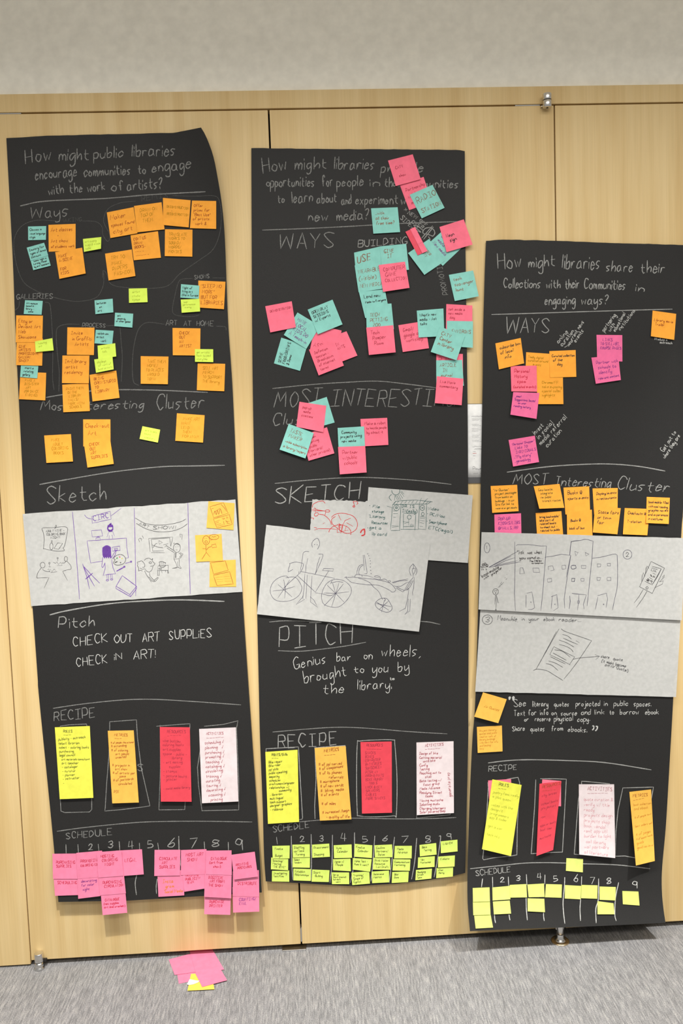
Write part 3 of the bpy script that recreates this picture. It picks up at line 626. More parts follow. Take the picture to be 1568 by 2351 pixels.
chw(PR, 'P', 'chalk_number', "2@272,511,302,509,32;;3@385,503,413,501,38;;4@535,491,562,489,40;;5@650,503,680,501,38;;6@795,508,822,506,50;;7@912,526,946,522,50;;8@1028,525,1056,523,42;;9@1212,556,1243,553,50", 2.0, 'w', split=True)
chp(PR, 'P', 'chalk_tick', "-148,485 140,545|218,473 220,548|232,735 234,770 240,800|330,472 333,540|335,738 338,760 342,780|458,455 462,530|456,620 458,700 465,780|590,458 588,525|580,715 580,750 585,785|730,475 728,535 718,650 722,730 731,805|850,470 848,530|843,628 838,700 842,785|970,485 968,630 950,700 953,800|1112,512 1090,620 1085,740 1095,785", 2.2, 'w')
# ================================================================== notes and sheets laid on the posters
STACK = {'left': [], 'middle': [], 'right': []}
HOST = {'left': host_left, 'middle': host_mid, 'right': host_right}
_nc = [0]
def note(where, col, reg, quad, text, label, ik='k', lift=None, name='sticky_note', side=0.0, wd=1.3, head=None, **kw):
    _nc[0] += 1; long = name != 'sticky_note'
    s = Sheet(rp(reg, quad), HOST[where], lift=(1.6 + (_nc[0] * 37 % 17) / 12) if lift is None else lift, side=side, nu=5, nv=18 if long else 6)
    cn, alb = PAPER[col]
    it = dict(s=s, name=name, mat=paper_mat(cn.replace(' ', '_') + '_note_paper', alb), label=label, cat='sticky note', inks=[], fixed=lift is not None,
              group='%s %s on the %s poster' % (cn, 'list notes' if long else 'sticky notes', where))
    if text and long:             # heading and its underline apart from the list
        L = text.split(';'); n = len(L)
        it['inks'].append(('heading', note_text(s, L[:2] + [''] * (n - 2), _nc[0], **kw), wd * 1.15, head or ik))
        it['inks'].append(('handwriting', note_text(s, ['', ''] + L[2:], _nc[0] + 500, **kw), wd, ik))
    elif text: it['inks'].append(('handwriting', note_text(s, text.split(';'), _nc[0], **kw), wd, ik))
    STACK[where].append(it); return it
def sheet(where, reg, quad, label, jags=(0, 0, 0, 0), lift=0.8, nu=16, nv=12, mat=None):
    q = rp(reg, quad); ed = []
    for (a, b), j in zip(((0, 1), (1, 2), (3, 2), (0, 3)), jags): ed.append(jag([q[a], q[b]], j, 26) if j else np.array([q[a], q[b]]))
    s = Sheet(q, HOST[where], lift=lift, edges=tuple(ed), nu=50 if max(jags) else nu, nv=34 if max(jags) else nv)
    it = dict(s=s, name='sketch_sheet', mat=mat or sheet_mat('thin_white_paper', (0.57, 0.57, 0.55), 0.19), label=label, cat='paper sheet', inks=[], fixed=True, group='white sketch sheets')
    STACK[where].append(it); return it
def draw(it, reg, spec, wd=1.1, ik='d', name='drawing'): it['inks'].append((name, paths(reg, spec), wd, ik))
def scrib(it, reg, spec, wd=1.1, ik='d', name='handwriting'): _nc[0] += 1; it['inks'].append((name, words(reg, spec, _nc[0]), wd, ik))
def finish(where):
    L = STACK[where]
    for i, it in enumerate(L):    # a note whose lower edge lies under a later one is pressed flat
        if not it['fixed']:
            q = it['s'].q
            for t in (.12, .35, .65, .88):
                p = q[3] * (1 - t) + q[2] * t
                for o in L[i + 1:]:
                    u, v = inv_bilin(o['s'].q, p[0], p[1])
                    if -.03 < u < 1.03 and -.03 < v < 1.03: it['s'].lift = 0.35
    g = np.linspace(0, 1, 9); U, V = np.meshgrid(g, g)
    for i, it in enumerate(L):
        s = it['s']; need = 0.6
        ps = s.local(U.ravel(), V.ravel()).reshape(-1, 2)
        for o in L[:i]:
            so = o['s']
            if (so.q.min(0) > s.q.max(0)).any() or (so.q.max(0) < s.q.min(0)).any(): continue
            po = so.local(U.ravel(), V.ravel()).reshape(-1, 2)
            for pts in (ps, po):
                u, v = inv_bilin(s.q, pts[:, 0], pts[:, 1]); u2, v2 = inv_bilin(so.q, pts[:, 0], pts[:, 1])
                k = (u > -.02) & (u < 1.02) & (v > -.02) & (v < 1.02) & (u2 > -.02) & (u2 < 1.02) & (v2 > -.02) & (v2 < 1.02)
                if k.any(): need = max(need, float((so.w0 + so.curl(u2[k], v2[k]) - s.curl(u[k], v[k])).max()) + 0.55)
        s.w0 = need
        ob = tag(s.build(it['name'], it['mat']), it['label'], it['cat'], it['group'])
        for n, st, wd, ik in it['inks']: s.ink(n, st, wd, ink(ik))
LN = dict(name='list_note')
# ------------------------------------------------------------------ LEFT
W = 'left'
note(W, 'T', 'A', '187,697 308,694 306,786 188,788', 'Classes in;visual language;style', 'small teal sticky note under the heading Ways on the left poster', wd=1.1)
note(W, 'O', 'A', '323,686 504,679 504,858 325,865', 'Art classes;    +;Art show;of students work', 'orange sticky note reading Art classes and Art show, under the word MAKING', 'n')
note(W, 'T', 'A', '196,895 312,862 338,958 222,988', '; teens night a;turning fillmed;by art teachers', 'small teal sticky note tucked under another teal note, left of Make a scene for kids', wd=1.1)
note(W, 'T', 'A', '178,838 294,805 322,890 203,925', 'Country fair;types of dance;discount', 'small tilted teal sticky note left of and below Art classes, upper of two', wd=1.1, lift=1)
note(W, 'O', 'A', '368,868 548,838 571,1010 396,1046', 'MAKE;A-SCENE;   ;FOR;KIDS', 'tilted orange sticky note reading Make a scene for kids, below Art classes', 'n', lift=3.5)
note(W, 'G', 'A', '553,780 675,767 673,845 560,866', 'art supply;swap & trade;table', 'lime green sticky note right of the Art classes note', 'f', lift=5, side=4, wd=1)
note(W, 'O', 'A', '870,755 1053,728 1073,905 892,922', 'CONT US;DRAW;BOOKS-;---- -;------- -', 'orange sticky note with red-brown writing in the REMIX cluster below Draw on top of them', 'n', lift=2.5)
note(W, 'O', 'A', '712,603 890,568 916,742 736,774', 'Maker;spaces found; city art', 'orange sticky note reading Maker spaces, leftmost of the REMIX row', 'n', lift=3, maxcap=.2)
note(W, 'O', 'A', '893,560 1077,535 1097,716 915,736', '  DRAW ON;  TOP OF;   THEM;', 'orange sticky note with olive text Draw on top of them, second in REMIX row', 'g', lift=2.5)
note(W, 'O', 'A', '1086,506 1271,522 1258,703 1088,687', '; DECONSTRUCTION;    +; RECONSTRUCTION;;', 'orange sticky note with olive two-word text just right of REMIX, third in its row', 'g', lift=2.5)
note(W, 'O', 'A', '1280,524 1441,527 1441,713 1266,708', 'Offer;prizes for;"Best Use";of artists;  work &', 'orange sticky note reading Offer prizes for Best Use, rightmost of the REMIX row', 'n', lift=3)
note(W, 'O', 'A', '1100,715 1283,718 1282,898 1098,894', ' TRANSLATE; WORKS TO; SOUND/; WORDS/; MOVIES', 'orange sticky note with olive text Translate works to sound, below the REMIX row at right', 'g', lift=3)
note(W, 'O', 'A', '700,878 878,850 903,1027 724,1057', '  TRY TO;  MAKE;  PAPERS;   FASHION', 'orange sticky note with olive text at the bottom left of the REMIX cluster', 'g', lift=3.5)
note(W, 'G', 'B', '858,240 980,237 984,330 860,335', '  artist;  studio;  space', 'lime green sticky note alone below the REMIX cluster', 'f', lift=3, wd=1)
note(W, 'O', 'B', '1322,186 1503,194 1493,377 1325,366', '"SLEEP NO; MORE";BUT FOR;LIBRARIES', 'orange sticky note reading Sleep no more but for libraries, below SHOWS', 'n', lift=4)
note(W, 'T', 'B', '1207,210 1329,220 1325,308 1202,300', 'Night of;living art;(like in Europe', 'small teal sticky note reading Night of living art, below SHOWS', wd=1.1)
note(W, 'G', 'B', '1205,313 1330,308 1334,392 1211,401', ' local;performances;  evening;', 'lime green sticky note below Night of living art', 'f', wd=1)
note(W, 'T', 'B', '167,317 285,322 277,414 158,409', 'Art museum;based in;library +;   online', 'small teal sticky note directly under the heading GALLERIES', wd=1.1)
note(W, 'O', 'B', '136,795 308,801 302,985 127,977', ';  MAKE A;  DISASTER;   ART;  (OR DANCE;   ENDING)', 'orange sticky note with olive writing, lowest in the GALLERIES column', 'g', lift=3)
note(W, 'T', 'B', '140,745 256,752 248,838 134,829', '   start a;  rotating; gallery', 'small teal sticky note reading start a rotating gallery, GALLERIES column', wd=1.2)
note(W, 'O', 'B', '112,572 286,573 281,754 107,750', ';GIVE;ARTISTS;PROFESSIONAL;GALLERY;SPACE?', 'orange sticky note reading Give artists gallery space, on the left poster edge', 'n', lift=2)
note(W, 'O', 'B', '108,418 286,420 282,598 105,598', 'Etsy or;Deviant Art;Web;Showcase', 'orange sticky note ending in Web Showcase, under the teal note below GALLERIES', 'n', lift=1)
note(W, 'G', 'B', '233,592 349,570 358,652 238,663', '  rotating;  art;', 'lime green sticky note overlapping the Give artists note', 'f', lift=4, wd=1)
note(W, 'T', 'B', '630,318 751,307 756,398 636,410', 'lectures;   on; art', 'small teal sticky note reading lectures on art', lift=3, wd=1.2)
note(W, 'T', 'B', '767,400 888,407 882,500 762,490', ' art; jeopardy;or other games;', 'small teal sticky note reading art jeopardy, right of the heading PROCESS', lift=3, wd=1.1)
note(W, 'O', 'B', '449,498 630,500 626,683 446,681', ' Invite;  in Graffiti;    Artists;', 'orange sticky note reading Invite in Graffiti Artists, under PROCESS', 'n', lift=2)
note(W, 'T', 'B', '638,514 757,521 748,612 630,605', 'watch an;artist;     work', 'small teal sticky note reading watch an artist work', lift=2, wd=1.2)
note(W, 'G', 'B', '650,620 768,604 775,692 655,709', '  artists;   talk;', 'lime green sticky note just below watch an artist work', 'f', lift=3, wd=1)
note(W, 'G', 'B', '628,712 750,695 758,778 640,801', ' displays;  of work of; local artists', 'lime green sticky note above Being open studio, lower of two lime notes under PROCESS', 'f', lift=3, wd=1)
note(W, 'O', 'B', '415,880 590,870 599,1056 422,1064', ' PAINT THEM;  ON THE;   LIBRARY;  WALLS/;  WORK WITH;   SCHOOLS', 'orange sticky note covering part of the words Most Interesting on the left poster', 'g', lift=3)
note(W, 'O', 'B', '416,686 596,686 592,871 413,870', 'In-Library; artist;residency;', 'orange sticky note reading In-Library artist residency', 'n', lift=2.5, maxcap=.19)
note(W, 'O', 'B', '597,815 775,786 797,968 617,992', ' BEING; OPEN STUDIO; TO; LIBRARY;', 'orange sticky note reading Being open studio to library', 'n', lift=4)
note(W, 'O', 'B', '1150,502 1336,505 1334,686 1152,684', '   CHECK;   OUT;   AN;   ARTIST;', 'orange sticky note reading Check out an artist, under ART AT HOME', 'n', lift=3)
note(W, 'G', 'B', '1299,643 1421,644 1422,730 1300,728', 'get artists;back to paid;storytime', 'lime green sticky note at the corner of Check out an artist', 'f', lift=3, wd=1)
note(W, 'O', 'B', '938,690 1123,693 1119,877 938,874', '   TAKE THEM;   HOME/;  TO PLACES;   AROUND;   TOWN', 'orange sticky note with olive text Take them home, under ART AT HOME', 'g', lift=4)
note(W, 'O', 'B', '1318,737 1501,741 1495,924 1312,917', '  SELL ART;  MERCH;  TO SUPPORT;  THE library;', 'orange sticky note with olive text Sell art merch, right edge under ART AT HOME', 'g', lift=3)
note(W, 'O', 'C', '274,324 440,315 453,485 288,494', '   MAKE;    ADULT;   COLORING;    BOOKS;', 'orange sticky note with olive text, leftmost under Most Interesting Cluster of the left poster', 'g', lift=4)
note(W, 'O', 'C', '516,224 685,224 686,392 517,392', 'Check-out;  Art;', 'orange sticky note reading Check-out Art in large letters', 'n', lift=.5, maxcap=.21, left=.08)
note(W, 'O', 'C', '518,355 682,335 706,500 543,523', '  CHECK;  OUT;  ART;  SUPPLIES;', 'orange sticky note reading Check out art supplies, hung below Check-out Art', 'n', lift=3.5)
note(W, 'G', 'C', '884,266 994,288 980,368 866,345', '  art lovers;  tours;   speakers', 'tilted lime green sticky note under the words Interesting Cluster of the left poster', 'f', lift=3, wd=1)
note(W, 'O', 'C', '1098,186 1270,198 1260,368 1088,357', '   MAKE ART;  WANT;  LEND;   THEM;   FOR AWAY', 'orange sticky note with olive text, rightmost under the word Cluster of the left poster', 'g', lift=3)
# sketch sheet
S1 = sheet(W, 'D', '35,146 1453,48 1500,665 92,760', 'white sketch sheet in four panels showing an art show, on the left poster', jags=(1.1, 0, 1.0, 0), lift=1.5)
draw(S1, 'd', '-675,85 720,560 770,1255|-1500,35 1508,400 1520,1080 1520,1210', 1.3, 'u', 'panel_line')
draw(S1, 'e', '-792,25 805,600 825,1290', 1.3, 'u', 'panel_line')
draw(S1, 'd', '275,305 400,300 595,292 600,400 570,540 550,570 565,605 450,610 300,580 290,570 300,450 285,360 275,305|440,300 455,265 462,285 435,315|o395,548,22,45|-392,505 398,470 405,470 408,505|-430,575 480,500 545,510 490,588 430,575|-545,505 500,580', 1.1, 'd')
scrib(S1, 'd', 'ADULT WINE +@322,360,565,350,30;;COLORING BOOK@332,405,580,395,30;;NIGHT!@385,445,510,440,28', 1.0)
draw(S1, 'd', 'o278,798,32,38|262,830 215,900 200,960 215,972|-200,970 362,965 298,1105|275,855 320,880 380,885|-340,862 360,845 370,890 385,850 400,890 430,850 470,885 380,900|o368,772,9,11|-370,785 372,825|-355,822 390,820|o588,715,22,32|600,745 650,800 655,850 610,860 545,880|-545,880 610,1005|590,745 570,768 530,770|-420,760 450,775 470,755 490,790 515,760 540,800 470,805|o478,705,9,8|-478,715 480,745', 1.1, 'd')
draw(S1, 'd', '-932,150 1178,80 1192,185 940,240 932,150|835,128 870,165 930,185|-1192,140 1325,40|-928,340 1062,328 1078,410 940,422 928,340|-985,460 990,435 1040,430 1055,465 980,470|-1005,430 1010,418 1030,420 1030,432|-870,475 1395,438 1400,560 1422,700 1380,708|-870,475 895,640 918,770 1075,745|-1160,355 1135,425|-1165,400 1165,450|-1215,355 1235,410|-1205,395 1212,448|1160,355 1185,348 1215,352', 1.15, 'u')
draw(S1, 'd', 'o1180,305,34,42|-1145,270 1215,265|-1148,280 1218,275|-1150,288 1216,285|-1165,262 1190,240 1200,270 1175,250 1185,262|-1150,320 1175,345 1212,318|-1155,330 1205,335', 3.2, 'u')
draw(S1, 'd', '|'.join('%d,%d %d,%d %d,%d' % (1082 + k * 9, 560 - int(28 * math.sin(k / 11.5 * 3.1)), 1080 + k * 9.5, 630, 1088 + k * 9, 690 + (k % 3) * 10) for k in range(12)), 2.6, 'u')
draw(S1, 'd', '1080,690 1072,760 1068,815 1080,830 1100,790 1110,765|-1108,770 1112,840 1085,938 1150,920 1250,915 1215,830 1198,720|1190,700 1215,665 1240,620|1205,715 1240,670 1255,620|-1205,560 1305,545 1312,600 1210,612 1205,560|-1225,580 1280,572 1275,598 1230,600|1240,580 1250,620 1270,590|-1135,925 1138,990|-1155,922 1158,990|-1185,920 1190,980|-1205,918 1210,975|o1142,1000,16,10|o1198,988,16,9', 1.3, 'u')
draw(S1, 'd', '1225,705 1270,665 1330,658 1375,690 1385,730 1360,775 1310,795 1255,795 1225,770 1235,740 1245,725 1225,705', 1.3, 'd')
draw(S1, 'd', '-1262,880 1372,820', 3.0, 'u'); draw(S1, 'd', 'o1368,820,9,8|o1458,752,7,9|-1380,775 1455,755', 1.8, 'u')
draw(S1, 'd', '-1240,765 1275,750|-1312,770 1322,760', 4.0, 'd', 'paint_dab'); draw(S1, 'd', '-1262,712 1278,698', 4, 'h', 'paint_dab'); draw(S1, 'd', '-1300,695 1312,685', 4, 'x', 'paint_dab'); draw(S1, 'd', '-1330,715 1345,705', 4, 'y', 'paint_dab')
scrib(S1, 'd', 'CIRC@955,212,1160,168,66', 1.6, 'u')
draw(S1, 'd', '-810,780 870,960 903,1120|-815,800 900,960 970,1080|-830,820 930,930 1040,1040', 1.5, 'u'); draw(S1, 'd', '-850,985 945,905', 2.6, 'u')
draw(S1, 'd', '-1340,938 1258,1080 1440,1190 1530,1080 1340,938|-1258,1080 1256,1110 1450,1220 1530,1110 1530,1080|-1440,1190 1450,1220', 1.5, 'u')
draw(S1, 'e', '60,235 200,310 370,335 560,320 700,285 768,248|75,310 210,385 380,428 560,420 700,375 788,315', 1.2, 'd')
scrib(S1, 'e', 'ART@112,325,248,380,38;;SHOW!@308,398,620,385,46', 1.3)
draw(S1, 'e', '-250,520 585,500 555,630|-250,520 270,705|-285,530 540,512 555,630|-285,530 305,695 460,690|-285,715 470,718|310,650 340,600 370,590|-390,550 440,575 395,600 390,550|300,610 380,640 450,650|-450,610 520,590|-470,640 500,610', 1.1, 'd')
draw(S1, 'e', 'o640,650,48,62|-590,600 600,580 615,600 640,595 680,610 690,650|-615,635 622,637|-655,632 662,634|-622,678 650,680|500,650 560,690 605,715|490,620 540,650 600,690|-605,715 600,808 665,800|-680,712 725,735 690,790 665,795|665,720 700,745 675,780|-600,810 635,880 640,920 575,935|-670,800 675,900 700,930|-650,840 655,920|575,935 620,930 655,918|650,915 690,935 700,925', 1.15, 'd')
draw(S1, 'e', '-625,715 622,790', 3.2, 'd')
draw(S1, 'e', '100,870 90,850 120,840 150,830 175,850 195,885 190,915 160,920|100,870 95,900 110,930 110,970 130,960 150,965 165,970|185,825 215,800 260,795 290,815 305,795 300,830 320,855 335,870 310,900 270,905|o272,855,18,12|130,930 160,945 190,940 210,950|205,960 250,985 290,960 310,905|190,965 230,1040 290,1125|260,990 270,1040 330,1110|250,1050 320,1120 380,1070 365,1065 320,1105', 1.15, 'd')
draw(S1, 'e', '-380,900 520,890 520,960 370,965 380,900|-375,965 375,1035 395,1035 400,965|-510,960 515,1005 525,1000 520,960|-430,965 435,1000|-480,965 485,985|395,880 410,910 450,920 490,890|-395,850 405,885|-420,840 425,880|-450,850 450,885|-480,855 475,885|390,850 430,840 490,860|o408,940,20,9', 1.3, 'd')
draw(S1, 'e', '-105,535 130,515 160,530|-110,540 125,570|-140,520 150,555|-160,480 180,520|-680,460 712,465 710,535|-680,460 690,505', 1.3, 'd')
n1 = note(W, 'S', 'D', '1273,60 1448,73 1440,252 1260,238', '', 'amber sticky note with two small drawn cards, topmost on the white sketch sheet', lift=1.2)
draw(n1, 'e', '-1098,80 1285,25 1350,170 1150,235 1098,80|-1145,250 1365,190 1405,325 1195,375 1145,250|1150,190 1165,140 1185,190 1200,130 1220,185 1240,110 1265,180|-1165,150 1240,100|-1120,110 1150,100|-1250,45 1300,100 1330,150|-1285,280 1295,330|-1170,290 1235,265|-1180,310 1220,290|-1185,330 1250,315|-1200,350 1280,330|-1265,235 1305,240 1290,255 1265,250|-1325,220 1350,230 1330,240 1325,220|-1315,270 1350,310|-1320,290 1370,280|-1330,310 1380,310', 1.2, 'n')
n1 = note(W, 'S', 'D', '1282,458 1455,450 1458,630 1280,632', '', 'amber sticky note with a drawn folding screen, lowest on the white sketch sheet', lift=1.0)
draw(n1, 'e', '-1105,858 1310,830 1350,960 1148,1015 1105,858|-1145,1030 1370,980 1420,1150 1195,1172 1145,1030', 1.3, 'n')
draw(n1, 'e', '-1175,1065 1270,1050|-1290,1048 1370,1045|-1190,1090 1280,1085|-1300,1080 1390,1075|-1200,1120 1280,1115|-1300,1112 1390,1110', 1.0, 'w')
n1 = note(W, 'S', 'D', '1184,287 1361,278 1370,457 1192,465', '', 'amber sticky note with a shouting stick figure, middle on the white sketch sheet', lift=1.5)
draw(n1, 'e', 'o1045,545,48,62|o1045,568,17,17|-1022,520 1032,525|-1045,518 1055,523|-1040,605 1045,715|-1045,715 985,810|-1045,710 1098,775|-995,660 1045,665|1050,680 1080,645 1120,630|-1120,610 1175,595 1190,640 1130,650 1120,610|o1155,500,65,35|-1105,530 1115,545 1130,530|-1120,505 1135,490 1150,505 1165,488 1185,500', 1.3, 'n')
# recipe list notes
note(W, 'Y', 'E', '104,232 337,223 361,702 137,711', '   ROLES;   ___;publicity - outreach;select librarian;select - coloring books;purchasing;legal council; art materials consultant; art teacher; - cataloger; - curator; - planner; - instructor; -;;;', 'long yellow list note headed ROLES in the RECIPE row of the left poster', 'e', lift=7, wd=1.2, top=.03, bot=.97, left=.08, **LN)
note(W, 'S', 'E', '457,255 630,252 664,733 487,739', '   METRICS;   ___;# of people who attend;# attending;# of coloring;   art pieces;   created;;# projects in;  art show;# of artists per;     piece;# of postcards;    circulated;;PIE;;', 'long amber list note headed METRICS in the RECIPE row of the left poster', 'n', lift=9, wd=1.2, top=.03, bot=.97, **LN)
note(W, 'R', 'E', '804,230 1004,232 1016,728 811,727', '   RESOURCES;   _____;wine bottles;coloring books;art supplies;space - public -;      library;- art making;    supplies;- stamps;- picture books;- printer;;- social media library;;', 'long red list note headed RESOURCES in the RECIPE row of the left poster', 'm', lift=9, wd=1.2, top=.03, bot=.97, **LN)
note(W, 'W', 'E', '1066,243 1311,232 1328,726 1085,738', '  ACTIVITIES;  ______; scheduling ^; planning   ^; purchasing ^; promoting ^; teaching ^; cataloging ^; circulating; training ^; curating; touring ^; decorating ^;  scanning ^;   printing', 'long pale pink list note headed ACTIVITIES in the RECIPE row of the left poster', 'm', lift=7, wd=1.2, top=.03, bot=.99, fill=.6, **LN)
# pink schedule
note(W, 'Q', 'F', '513,212 685,203 697,370 530,383', ';    LEGAL;;', 'pink schedule note reading Legal, hung under number 4 of the left poster', 'r', lift=5)
note(W, 'Q', 'F', '92,340 255,336 262,508 105,513', ';; SCHEDULING;;', 'pink schedule note reading Scheduling, lowest in the leftmost column of the left poster', 'r', lift=3)
note(W, 'Q', 'F', '88,233 252,231 255,400 92,400', '; PURCHASING; SUPPLIES;;', 'pink schedule note reading Purchasing, upper one in the leftmost column of the left poster', 'r')
note(W, 'Q', 'F', '255,360 420,345 430,512 260,533', '; decorating; for color;  night;', 'pink schedule note with purple writing, lower one under number 2 of the left poster', 'b', lift=3)
note(W, 'Q', 'F', '248,227 419,212 425,385 256,400', '; PROMOTING; COLORING NIGHT;;', 'pink schedule note reading Promoting, upper one under number 2 of the left poster', 'r')
note(W, 'Q', 'F', '408,470 572,455 587,626 423,642', ';; CATALOGUE;(new supplies;art and crochet);', 'pink schedule note reading Catalogue, hanging below the poster under number 3', 'r', lift=5)
note(W, 'Q', 'F', '393,345 561,333 578,497 405,510', ';; PURCHASING;  CIRCULATION;', 'pink schedule note reading Purchasing circulation, middle one under number 3', 'r')
note(W, 'Q', 'F', '383,222 548,210 562,380 395,392', ' HOSTING;  COLORING;    NIGHT;;', 'pink schedule note reading Hosting coloring night, under number 3', 'r')
note(W, 'Q', 'F', '787,350 962,342 967,510 795,520', ';  Insta;    gram;   Social Media', 'pink schedule note with gold writing under number 6 of the left poster', 'o', lift=4, maxcap=.22)
note(W, 'Q', 'F', '769,207 941,206 938,378 767,381', ';  CIRCULATE;    ART;  SUPPLIES;', 'pink schedule note reading Circulate art supplies, under number 6 of the left poster', 'r')
note(W, 'Q', 'F', '950,300 1112,292 1113,463 968,486', ';;TRAINING;PUBLICITY; TEAM;', 'pink schedule note reading Training publicity team, under number 7 of the left poster', 'r', lift=5)
note(W, 'Q', 'F', '945,208 1115,202 1115,370 945,375', '  HOST ART;   SHOW;;', 'pink schedule note reading Host art show, under number 7 of the left poster', 'r', lift=1.5)
note(W, 'Q', 'F', '1102,470 1278,470 1274,640 1100,636', ';;  PURCHASE;  PRINTER;', 'pink schedule note reading Purchase printer, hanging below the poster under number 8', 'r', lift=5)
note(W, 'Q', 'F', '1105,360 1283,365 1280,530 1100,520', ' DIGITIZE;  ART FROM; THE SHOW;;', 'pink schedule note reading Digitize art from the show, middle one under number 8', 'r')
note(W, 'Q', 'F', '1112,212 1282,210 1284,375 1110,370', ';  CATALOGUE; (art from;    show);', 'pink schedule note reading Catalogue art from show, topmost under number 8', 'r')
note(W, 'Q', 'F', '1288,455 1465,450 1467,618 1293,625', ';;   COUNTING/;   EVAL;', 'pink schedule note with purple Counting and Eval, lowest in the rightmost column', 'b', lift=5, maxcap=.2)
note(W, 'Q', 'F', '1290,350 1464,342 1467,520 1290,515', ';;  DISTRIBUTE;;', 'pink schedule note reading Distribute, middle one under number 9 of the left poster', 'r')
note(W, 'Q', 'F', '1280,240 1437,219 1458,385 1300,405', ';; PRINTING;  POSTCARDS;;', 'pink schedule note reading Printing postcards, topmost under number 9 of the left poster', 'r')
finish(W)
# ------------------------------------------------------------------ MIDDLE
W = 'middle'
note(W, 'P', 'G', '1002,265 1155,213 1208,375 1062,427', ' Partnership; w/ local;  media', 'pink sticky note tucked under the teal Radio Station note', 'm', lift=1)
note(W, 'P', 'G', '926,108 1085,68 1137,228 976,272', ';  CATV;;   show;', 'pink sticky note covering the first title line of the middle poster', 'm', lift=4, wd=1.4)
note(W, 'T', 'G', '1065,328 1212,264 1290,412 1143,480', 'RADIO;STATION', 'teal sticky note reading Radio Station, tilted', 'n', lift=3, maxcap=.34, left=.12, wd=1.6)
note(W, 'T', 'G', '817,415 988,408 1004,568 832,578', ' ...with; all their; free time?;', 'teal sticky note reading with all their free time, beside new media', 'n', lift=4)
note(W, 'T', 'G', '1284,553 1397,672 1278,785 1159,665', ' using; media;New media;open', 'teal sticky note standing on its corner, under the Neon sign note', 'b', lift=2)
note(W, 'T', 'G', '1190,612 1290,755 1160,843 1055,703', '; WIDER; PARTY;;', 'teal sticky note turned on its corner, under the folded red-pink note', 'n', lift=2, maxcap=.2)
fold = note(W, 'A', 'G', '1038,566 1078,547 1158,700 1117,717', '', 'narrow folded red-pink sticky note on the turned teal note, left of the chalk dollar sign', lift=2.5)
fold2 = note(W, 'P', 'G', '1068,548 1100,535 1180,690 1146,704', ';; - --- ;', 'narrow strip of a folded pink sticky note right of its red-pink half', 'm', lift=4, wd=.9)
note(W, 'P', 'G', '1257,535 1413,486 1470,648 1303,697', '; Neon;   sign;', 'pink sticky note reading Neon sign, on the right edge of the middle poster', 'k', lift=5, maxcap=.2, wd=1.5)
note(W, 'T', 'G', '708,700 876,660 900,820 722,862', 'USE;', 'teal sticky note reading Use, under the heading BUILDING', 'n', lift=1, maxcap=.3, wd=2.2)
note(W, 'T', 'G', '873,660 1043,643 1061,810 890,830', ' GIVE;   IT;;', 'teal sticky note reading Give it, under the heading BUILDING', 'n', lift=2.5, maxcap=.22, wd=1.6)
note(W, 'T', 'H', '663,28 838,8 862,185 690,210', 'WEARABLE;(visible);NEW MEDIA', 'teal sticky note reading Wearable, below the Use note', 'n', lift=1.5, maxcap=.17)
note(W, 'T', 'H', '692,208 868,190 900,350 735,385', ' Lend new; Media to Everyone;;', 'teal sticky note reading Lend new media to everyone', 'k')
note(W, 'T', 'H', '740,300 913,286 930,460 745,470', '; TECH; PETTING;   ZOO', 'teal sticky note reading Tech petting zoo, above the pink Romper Room note', 'n')
note(W, 'P', 'H', '742,450 925,434 942,618 760,636', ' Tech;  Romper;   Room;', 'pink sticky note reading Tech Romper Room, bottom of the teal column', 'm', lift=4, maxcap=.18)
note(W, 'P', 'H', '826,25 1005,2 1036,180 857,207', ' COMPUTER;  GAME; COLLECTION;', 'pink sticky note reading Computer game collection', 'm', lift=5)
note(W, 'T', 'H', '1303,92 1468,62 1506,237 1343,270', ' tech; scavenger; hunt;', 'teal sticky note reading tech scavenger hunt, overhanging the right poster edge', 'n', lift=4, maxcap=.17)
note(W, 'T', 'H', '115,693 165,518 340,575 292,744', 'SERVE;FOOD/DRINKS;& Demo;;', 'teal sticky note turned sideways reading Serve food and drinks', 'k', lift=3)
note(W, 'P', 'H', '395,430 575,470 540,640 360,600', ';;ASSN', 'pink sticky note mostly hidden under Definition session and the Open play note', 'm', lift=1)
note(W, 'P', 'H', '440,535 608,475 682,640 515,705', ';      IN;   GRANTS;;', 'pink sticky note reading in grants, right of Definition session', 'm', lift=3)
note(W, 'P', 'H', '353,600 525,540 590,708 419,775', ' Definition; session -; Breakdown; of internet; terms', 'pink sticky note reading Definition session, breakdown of internet terms', 'm', lift=4)
note(W, 'T', 'H', '275,347 428,440 335,595 182,500', ' HAVE;  LOCAL;  KIDS DO; A Teach-in', 'teal sticky note turned diagonally reading Have local kids do a teach-in', 'b', lift=2.5, maxcap=.18)
note(W, 'T', 'H', '344,328 513,260 581,428 413,496', 'OPEN PLAY;SESSIONS;w/ Experts;;', 'teal sticky note reading Open play sessions with experts', 'k', lift=4)
note(W, 'P', 'H', '56,305 236,271 264,448 90,483', ' DEMONSTRATION;;;', 'pink sticky note reading Demonstration, leftmost in the WAYS section of the middle poster', 'm', lift=5, bot=.95)
note(W, 'P', 'H', '960,434 1140,405 1168,590 990,616', ' Gmail/; google app;  workshop;', 'pink sticky note reading workshop, under the teal What is new media note', 'm', lift=4)
note(W, 'T', 'H', '1085,335 1266,320 1273,508 1098,517', 'What\'s new;media - Ask;talks;;', 'teal sticky note reading What\'s new media, Ask talks', 'k', lift=5)
note(W, 'P', 'H', '1286,290 1463,300 1462,470 1283,468', 'set aside a;new media; day;;', 'pink sticky note reading set aside a new media day', 'm', lift=1.5, maxcap=.16)
note(W, 'T', 'H', '1290,404 1467,407 1466,587 1290,575', ';  ENVIRONS;;', 'teal sticky note on the poster edge behind the tilted teal Center in library note', 'n', lift=3, maxcap=.25)
